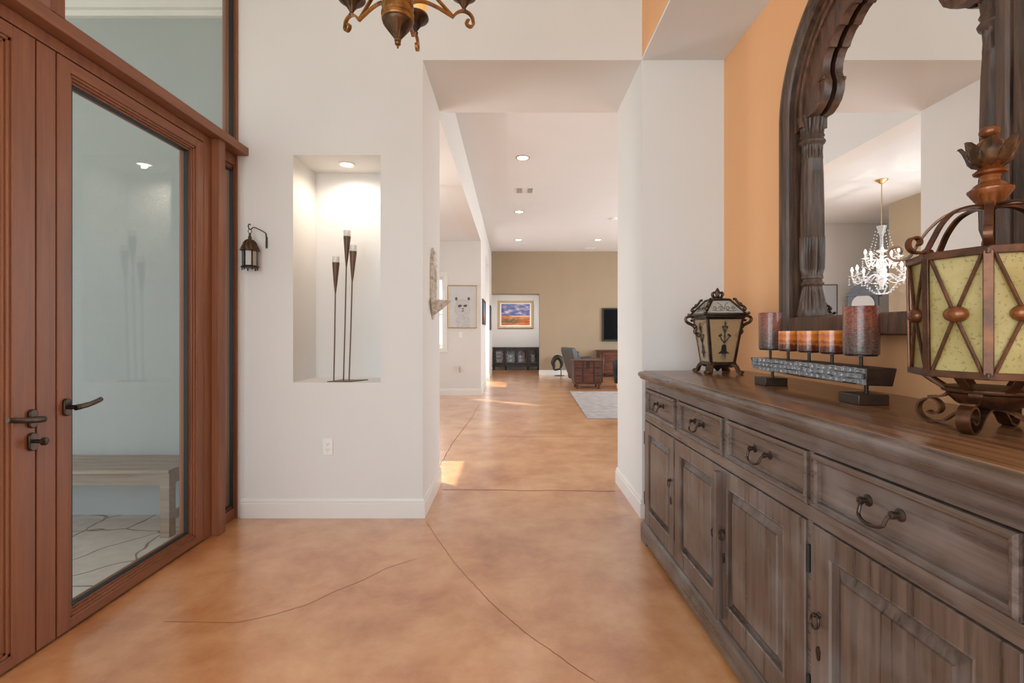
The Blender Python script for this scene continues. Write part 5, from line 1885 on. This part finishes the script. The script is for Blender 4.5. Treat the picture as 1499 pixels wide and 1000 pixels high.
# leather armchairs
def armchair(label, loc, rz, mat, mat2):
    t = thing('leather_armchair', label, 'armchair', loc, rz, local=True)
    # local: faces +x, width along y
    b = MB()
    rows = []
    for (x, z_, th) in ((-0.22, 0.05, 0.10), (-0.30, 0.30, 0.13), (-0.37, 0.55, 0.14), (-0.43, 0.78, 0.15), (-0.45, 0.86, 0.13), (-0.45, 0.895, 0.08)):
        rows.append([(x - th / 2, -0.40, z_), (x - th / 2, 0.40, z_), (x + th / 2, 0.38, z_), (x + th / 2, -0.38, z_)])
    b.loft(rows)
    build('back', b, mat, t, bevel=0.035, seg=4)
    b = MB()
    b.box(-0.30, 0.34, -0.30, 0.30, 0.20, 0.44)
    build('seat', b, mat2, t, bevel=0.05, seg=4)
    b = MB()
    b.loft([[(-0.33, -0.26, 0.44), (-0.33, 0.26, 0.44), (-0.15, 0.26, 0.44), (-0.15, -0.26, 0.44)], [(-0.42, -0.28, 0.80), (-0.42, 0.28, 0.80), (-0.24, 0.26, 0.80), (-0.24, -0.26, 0.80)]])
    build('back_cushion', b, mat2, t, bevel=0.05, seg=4)
    for sg in (-1, 1):
        b = MB()
        y0, y1 = sorted((sg * 0.30, sg * 0.42))
        b.loft([[(-0.30, y0, 0.06), (0.34, y0, 0.06), (0.34, y1, 0.06), (-0.30, y1, 0.06)], [(-0.36, y0, 0.56), (0.38, y0, 0.60), (0.38, y1, 0.60), (-0.36, y1, 0.56)], [(-0.36, y0, 0.60), (0.33, y0, 0.64), (0.33, y1, 0.64), (-0.36, y1, 0.60)]])
        build('arm', b, mat2, t, bevel=0.03, seg=3)
    for sx in (-0.2, 0.28):
        for sg in (-1, 1):
            b = MB()
            b.lathe([(0.018, 0), (0.024, 0.05), (0.024, 0.09)], (sx, sg * 0.33, 0), 10)
            build('leg', b, M['brass'] if mat is M['leather'] else M['ebony'], t)
    return t


ac = armchair('grey black leather armchair seen from behind beside the wooden trunk', (1.90, 12.55, 0), 0.25, M['leatherg'], M['leather'])
ac2 = armchair('shiny black leather armchair partly hidden at the passage edge right of the trunk', (2.86, 11.15, 0.0), PI * 1.06, M['leather'], M['leather'])

# trunk
ty = 10.85
tx0, tx1 = (841 - 749.5) * ty / 700, (882 - 749.5) * ty / 700
tt = CAMZ + (487.5 - 527.5) * ty / 700
tk = thing('wooden_trunk', 'reddish wooden trunk with black iron straps on turned legs, beside the armchair', 'trunk', ((tx0 + tx1) / 2, ty + 0.3, 0))
b = MB()
b.box(tx0, tx1, ty, ty + 0.55, 0.145, tt - 0.10)
b.box(tx0 + 0.02, tx1 - 0.02, ty + 0.03, ty + 0.5, 0.10, 0.15)
build('chest', b, M['redwood'], tk, bevel=0.004)
b = MB()
b.box(tx0, tx1, ty, ty + 0.55, tt - 0.098, tt - 0.02)
b.box(tx0 - 0.018, tx1 + 0.018, ty - 0.02, ty + 0.57, tt - 0.022, tt)
build('lid', b, M['redwood'], tk, bevel=0.005)
b = MB()
for xx in (tx0 + 0.19, tx1 - 0.19):
    b.box(xx - 0.014, xx + 0.014, ty - 0.006, ty, 0.15, tt - 0.022)
for xx in (tx0, tx1):
    b.box(xx - 0.006, xx + 0.006, ty - 0.006, ty + 0.03, 0.15, tt - 0.022)
for zz in (0.30, 0.48):
    for (xa, xb) in ((tx0 + 0.03, tx0 + 0.15), (tx1 - 0.15, tx1 - 0.03)):
        b.box(xa, xb, ty - 0.005, ty, zz - 0.012, zz + 0.012)
build('iron_strap', b, M['black'], tk, bevel=0.001)
b = MB()
xm_ = (tx0 + tx1) / 2
b.box(xm_ - 0.045, xm_ + 0.035, ty - 0.012, ty, tt - 0.19, tt - 0.03)
b.lathe([(0.022, 0), (0.022, 0.012)], (xm_ - 0.005, ty - 0.016, tt - 0.18), 12, axis='y')
build('hasp', b, M['black'], tk, bevel=0.003)
for (xx, yy) in ((tx0 + 0.07, ty + 0.06), (tx1 - 0.07, ty + 0.06), (tx0 + 0.07, ty + 0.47), (tx1 - 0.07, ty + 0.47)):
    b = MB()
    b.lathe([(0.022, 0.0), (0.028, 0.015), (0.018, 0.035), (0.034, 0.07), (0.038, 0.10), (0.034, 0.12)], (xx, yy, 0), 14)
    build('leg', b, M['redwood'], tk)

# rug
b = MB()
b.prism([(1.112, 7.06), (3.6, 7.06), (3.6, 10.30), (1.245, 10.30)], 'z', 0.001, 0.012)
rg = build('area_rug', b, M['rug'], loc=(2.2, 8.7, 0), bevel=0.004)
tag(rg, 'faded grey and pink rug on the floor of the far room', 'rug')

# ================================================================== PORCH BENCH
bn = thing('porch_bench', 'weathered grey wooden bench on the porch outside the glass door', 'bench', (-2.8, 3.2, -0.03))
bx0, bx1, by0, by1, bz1 = -3.55, -2.17, 3.02, 3.405, 0.402
for k in range(5):
    b = MB()
    y0 = lerp(by0, by1, k / 5)
    b.box(bx0, bx1, y0, y0 + (by1 - by0) / 5 - 0.004, bz1 - 0.024, bz1)
    build('seat_slat', b, M['bench'], bn, bevel=0.002)
b = MB()
b.box(bx0 + 0.03, bx1 - 0.01, by0 + 0.012, by0 + 0.036, bz1 - 0.10, bz1 - 0.025)
b.box(bx0 + 0.03, bx1 - 0.01, by1 - 0.036, by1 - 0.012, bz1 - 0.10, bz1 - 0.025)
b.box(bx1 - 0.035, bx1 - 0.008, by0 + 0.036, by1 - 0.036, bz1 - 0.10, bz1 - 0.025)
b.box(bx0 + 0.035, bx0 + 0.06, by0 + 0.036, by1 - 0.036, bz1 - 0.10, bz1 - 0.025)
build('apron', b, M['bench'], bn, bevel=0.002)
for xx in (bx0 + 0.002, bx1 - 0.062):
    for yy in (by0 + 0.01, by1 - 0.07):
        b = MB()
        b.box(xx, xx + 0.06, yy, yy + 0.06, -0.03, bz1 - 0.0245)
        build('leg', b, M['bench'], bn, bevel=0.002)
    b = MB()
    b.box(xx + 0.02, xx + 0.045, by0 + 0.07, by1 - 0.07, 0.06, 0.115)
    build('stretcher', b, M['bench'], bn, bevel=0.002)

# ================================================================== FOYER CHANDELIER
FC = Vector((-0.437, 1.83, 0))
fc = thing('chandelier', 'antique bronze chandelier with scrolled arms hanging in the foyer', 'chandelier', (FC.x, FC.y, ZF))
b = MB()
b.lathe([(0.001, 2.358), (0.004, 2.361), (0.004, 2.369), (0.011, 2.374), (0.012, 2.379), (0.007, 2.383), (0.013, 2.387), (0.013, 2.390), (0.010, 2.394)], (FC.x, FC.y, 0), 20)
build('finial', b, M['antique'], fc)
b = MB()
b.lathe([(0.010, 2.390), (0.017, 2.400), (0.033, 2.420), (0.048, 2.440), (0.052, 2.447), (0.056, 2.452), (0.0565, 2.458), (0.052, 2.464)], (FC.x, FC.y, 0), 48, [None, (16, 0.18), (16, 0.12), (16, 0.05), None, None, None, None])
build('fluted_bowl', b, M['antiquedark'], fc)
b = MB()
b.lathe([(0.052, 2.458), (0.0595, 2.462), (0.061, 2.468), (0.0575, 2.472), (0.0575, 2.478), (0.062, 2.482), (0.062, 2.490), (0.058, 2.494), (0.058, 2.512), (0.061, 2.516), (0.060, 2.522), (0.054, 2.526), (0.054, 2.540), (0.059, 2.546), (0.057, 2.552), (0.03, 2.556), (0.024, 2.575), (0.036, 2.60), (0.036, 2.62), (0.02, 2.66), (0.016, 2.80), (0.026, 2.84), (0.026, 2.87), (0.012, 2.92), (0.008, 3.0)], (FC.x, FC.y, 0), 36)
build('column', b, M['antique'], fc)
b = MB()
b.lathe([(0.006, 2.99), (0.006, ZF - 0.05), (0.02, ZF - 0.05), (0.06, ZF - 0.03), (0.065, ZF)], (FC.x, FC.y, 0), 20)
build('hanging_rod', b, M['antique'], fc)
for k in range(6):
    a = math.radians(27 + 60 * k)
    d = Vector((math.cos(a), math.sin(a), 0))
    tl = Vector((-d.y, d.x, 0))
    base = Vector((FC.x, FC.y, 0))
    q = lambda r, z_: base + d * r + Vector((0, 0, z_))
    b = MB()
    arm = cat([q(0.050, 2.545), q(0.075, 2.563), q(0.11, 2.570), q(0.16, 2.564), q(0.225, 2.546)], 6)
    b.strap(arm, tl, 0.012, 0.009)
    st = [q(0.03, 2.70), q(0.12, 2.626), q(0.225, 2.546)]
    b.strap(st, tl, 0.012, 0.008)
    sw_ = cat([q(0.222, 2.545), q(0.238, 2.566), q(0.262, 2.582), q(0.288, 2.583), q(0.306, 2.570), q(0.312, 2.548)], 5)
    sp = [base + d * r + Vector((0, 0, z_)) for r, z_ in spiral((0.292, 2.544), 0.020, 0.006, 0.0, -PI * 1.6, 16)]
    b.strap(sw_ + sp, tl, 0.013, 0.009)
    ar = build('arm', b, M['antique'], fc, angle=50)
    c = base + d * 0.270
    b = MB()
    b.lathe([(0.008, 2.580), (0.011, 2.588), (0.007, 2.594), (0.012, 2.604), (0.026, 2.624), (0.045, 2.640), (0.053, 2.646), (0.057, 2.652), (0.055, 2.662), (0.047, 2.666)], (c.x, c.y, 0), 40, [None, None, None, (14, 0.2), (14, 0.14), (14, 0.06), None, None, None, None])
    build('candle_cup', b, M['antiquedark'], ar)
    b = MB()
    b.lathe([(0.040, 2.664), (0.048, 2.690), (0.050, 2.74), (0.046, 2.80), (0.044, 2.83), (0.041, 2.83), (0.043, 2.80), (0.047, 2.74), (0.045, 2.692), (0.038, 2.668)], (c.x, c.y, 0), 28)
    build('amber_shade', b, M['ambershade'], ar)
    b = MB()
    b.lathe([(0.012, 2.666), (0.012, 2.72), (0.016, 2.74), (0.018, 2.76), (0.010, 2.79), (0.001, 2.80)], (c.x, c.y, 0), 14)
    build('bulb', b, M['lamp'], ar)

# ================================================================== DINING ROOM seen in the mirror
DC = Vector((-1.68, 5.86, 0))
dc = thing('crystal_chandelier', 'lit crystal chandelier with candle bulbs, seen in the mirror', 'chandelier', (DC.x, DC.y, ZL))
b = MB()
b.lathe([(0.001, ZL - 0.05), (0.02, ZL - 0.045), (0.05, ZL - 0.02), (0.065, ZL - 0.008), (0.065, ZL)], (DC.x, DC.y, 0), 24)
b.lathe([(0.006, 2.55), (0.006, ZL - 0.04)], (DC.x, DC.y, 0), 10)
build('canopy_rod', b, M['brass'], dc)
b = MB()
b.lathe([(0.03, 1.80), (0.02, 1.84), (0.05, 1.90), (0.07, 1.93), (0.03, 1.96), (0.02, 2.02), (0.045, 2.06), (0.05, 2.10), (0.025, 2.14), (0.018, 2.25), (0.06, 2.27), (0.064, 2.28), (0.02, 2.30), (0.018, 2.45), (0.05, 2.56), (0.055, 2.58), (0.01, 2.585)], (DC.x, DC.y, 0), 20, [(8, 0.1)] * 17)
build('glass_column', b, M['crystal'], dc)
for tier, (n_, R_, zc_, za) in enumerate(((8, 0.30, 1.985, 1.95), (5, 0.17, 2.185, 2.14))):
    for k in range(n_):
        a = 2 * PI * k / n_ + 0.3 * tier
        d = Vector((math.cos(a), math.sin(a), 0))
        q = lambda r, z_: DC + d * r + Vector((0, 0, z_))
        b = MB()
        b.tube(cat([q(0.03, za), q(R_ * 0.3, za + 0.04), q(R_ * 0.6, za - 0.03), q(R_ * 0.9, za - 0.025), q(R_, zc_ - 0.01)], 5), 0.008, 8)
        ar = build('arm', b, M['crystal'], dc)
        c = q(R_, 0)
        b = MB()
        b.lathe([(0.006, zc_ - 0.012), (0.045, zc_ + 0.004), (0.047, zc_ + 0.008), (0.008, zc_ + 0.004)], (c.x, c.y, 0), 14)
        build('drip_pan', b, M['crystal'], ar)
        b = MB()
        b.lathe([(0.011, zc_), (0.011, zc_ + 0.055), (0.004, zc_ + 0.057)], (c.x, c.y, 0), 12)
        build('candle_sleeve', b, M['plate'], ar)
        b = MB()
        b.lathe([(0.005, zc_ + 0.056), (0.013, zc_ + 0.072), (0.014, zc_ + 0.085), (0.006, zc_ + 0.108), (0.001, zc_ + 0.118)], (c.x, c.y, 0), 12)
        build('bulb', b, M['bulb'], ar)
        b = MB()
        for j in range(4):
            b.ball(tuple(q(R_ + 0.03, zc_ - 0.03 - 0.024 * j)), 0.009 + 0.002 * (j == 3), 7, 5)
            b.ball(tuple(q(R_ - 0.03, zc_ - 0.03 - 0.024 * j)), 0.009, 7, 5)
        build('crystal_drop', b, M['crystal'], ar, flat=True)
    for k in range(n_):
        a, a2 = 2 * PI * k / n_ + 0.3 * tier, 2 * PI * (k + 1) / n_ + 0.3 * tier
        p0 = DC + Vector((math.cos(a), math.sin(a), 0)) * R_ + Vector((0, 0, zc_ - 0.01))
        p1 = DC + Vector((math.cos(a2), math.sin(a2), 0)) * R_ + Vector((0, 0, zc_ - 0.01))
        b = MB()
        for j in range(1, 11):
            f = j / 11
            p = p0.lerp(p1, f)
            p.z -= 0.075 * 4 * f * (1 - f)
            b.ball(tuple(p), 0.0085, 7, 5)
        top = DC + Vector((math.cos(a), math.sin(a), 0)) * 0.055 + Vector((0, 0, 2.28 if tier == 0 else 2.56))
        for j in range(1, 13):
            f = j / 13
            p = top.lerp(p0, f)
            p.z -= 0.05 * 4 * f * (1 - f)
            b.ball(tuple(p), 0.0075, 7, 5)
        build('bead_swag', b, M['crystal'], dc, flat=True)
for k in range(10):
    a = 2 * PI * k / 10
    b = MB()
    for j in range(7):
        f = j / 6
        r = 0.20 * (1 - f) + 0.03 * f
        b.ball((DC.x + r * math.cos(a), DC.y + r * math.sin(a), 1.90 - 0.15 * math.sin(f * PI / 2)), 0.010, 7, 5)
    build('bead_basket', b, M['crystal'], dc, flat=True)
lamp('crystal_chandelier_lamp', 'POINT', (DC.x, DC.y, 2.05), 25, WARM, 0.004)

# mirror-seen picture and clock at the back of the dining room
x0, x1 = -2.72, -2.16
t = wframe('framed_picture', 'thin black framed pale print on the dining room wall, seen in the mirror', x0, x1, 1.35, 2.10, 8.2, 0.015, 0.025, M['ebony'])
b = MB()
b.box(x0 + 0.012, x1 - 0.012, 8.185, 8.198, 1.362, 2.088)
build('print', b, M['bluepic'], t)
lc2 = thing('longcase_clock', 'blue grey arched longcase clock seen in the mirror behind the crystal chandelier', 'clock', (-2.92, 7.85, 0), math.radians(40), local=True)
b = MB()
b.box(-0.20, 0.20, -0.12, 0.14, 0.0, 0.5)
b.box(-0.16, 0.16, -0.09, 0.13, 0.5, 1.45)
b.box(-0.22, 0.22, -0.13, 0.14, 1.45, 1.52)
build('case', b, M['clock'], lc2, bevel=0.01)
b = MB()
poly = [(-0.20, 1.52), (0.20, 1.52), (0.20, 1.88)] + [(0.20 * math.cos(PI * j / 16), 1.88 + 0.19 * math.sin(PI * j / 16)) for j in range(1, 16)] + [(-0.20, 1.88)]
b.prism(poly, 'y', -0.10, 0.14)
b.box(-0.235, 0.235, -0.12, 0.14, 1.87, 1.91)
b.lathe([(0.03, 2.06), (0.02, 2.09), (0.035, 2.12), (0.005, 2.15)], (0, 0, 0), 12)
build('hood', b, M['clock'], lc2, bevel=0.006)
b = MB()
b.lathe([(0.15, 0.0), (0.15, 0.015), (0.002, 0.018)], (0, -0.118, 1.74), 28, axis='y')
build('dial', b, M['dial'], lc2)
b = MB()
b.box(-0.11, 0.11, -0.10, -0.085, 0.58, 1.38)
build('trunk_door', b, M['navy'], lc2, bevel=0.006)
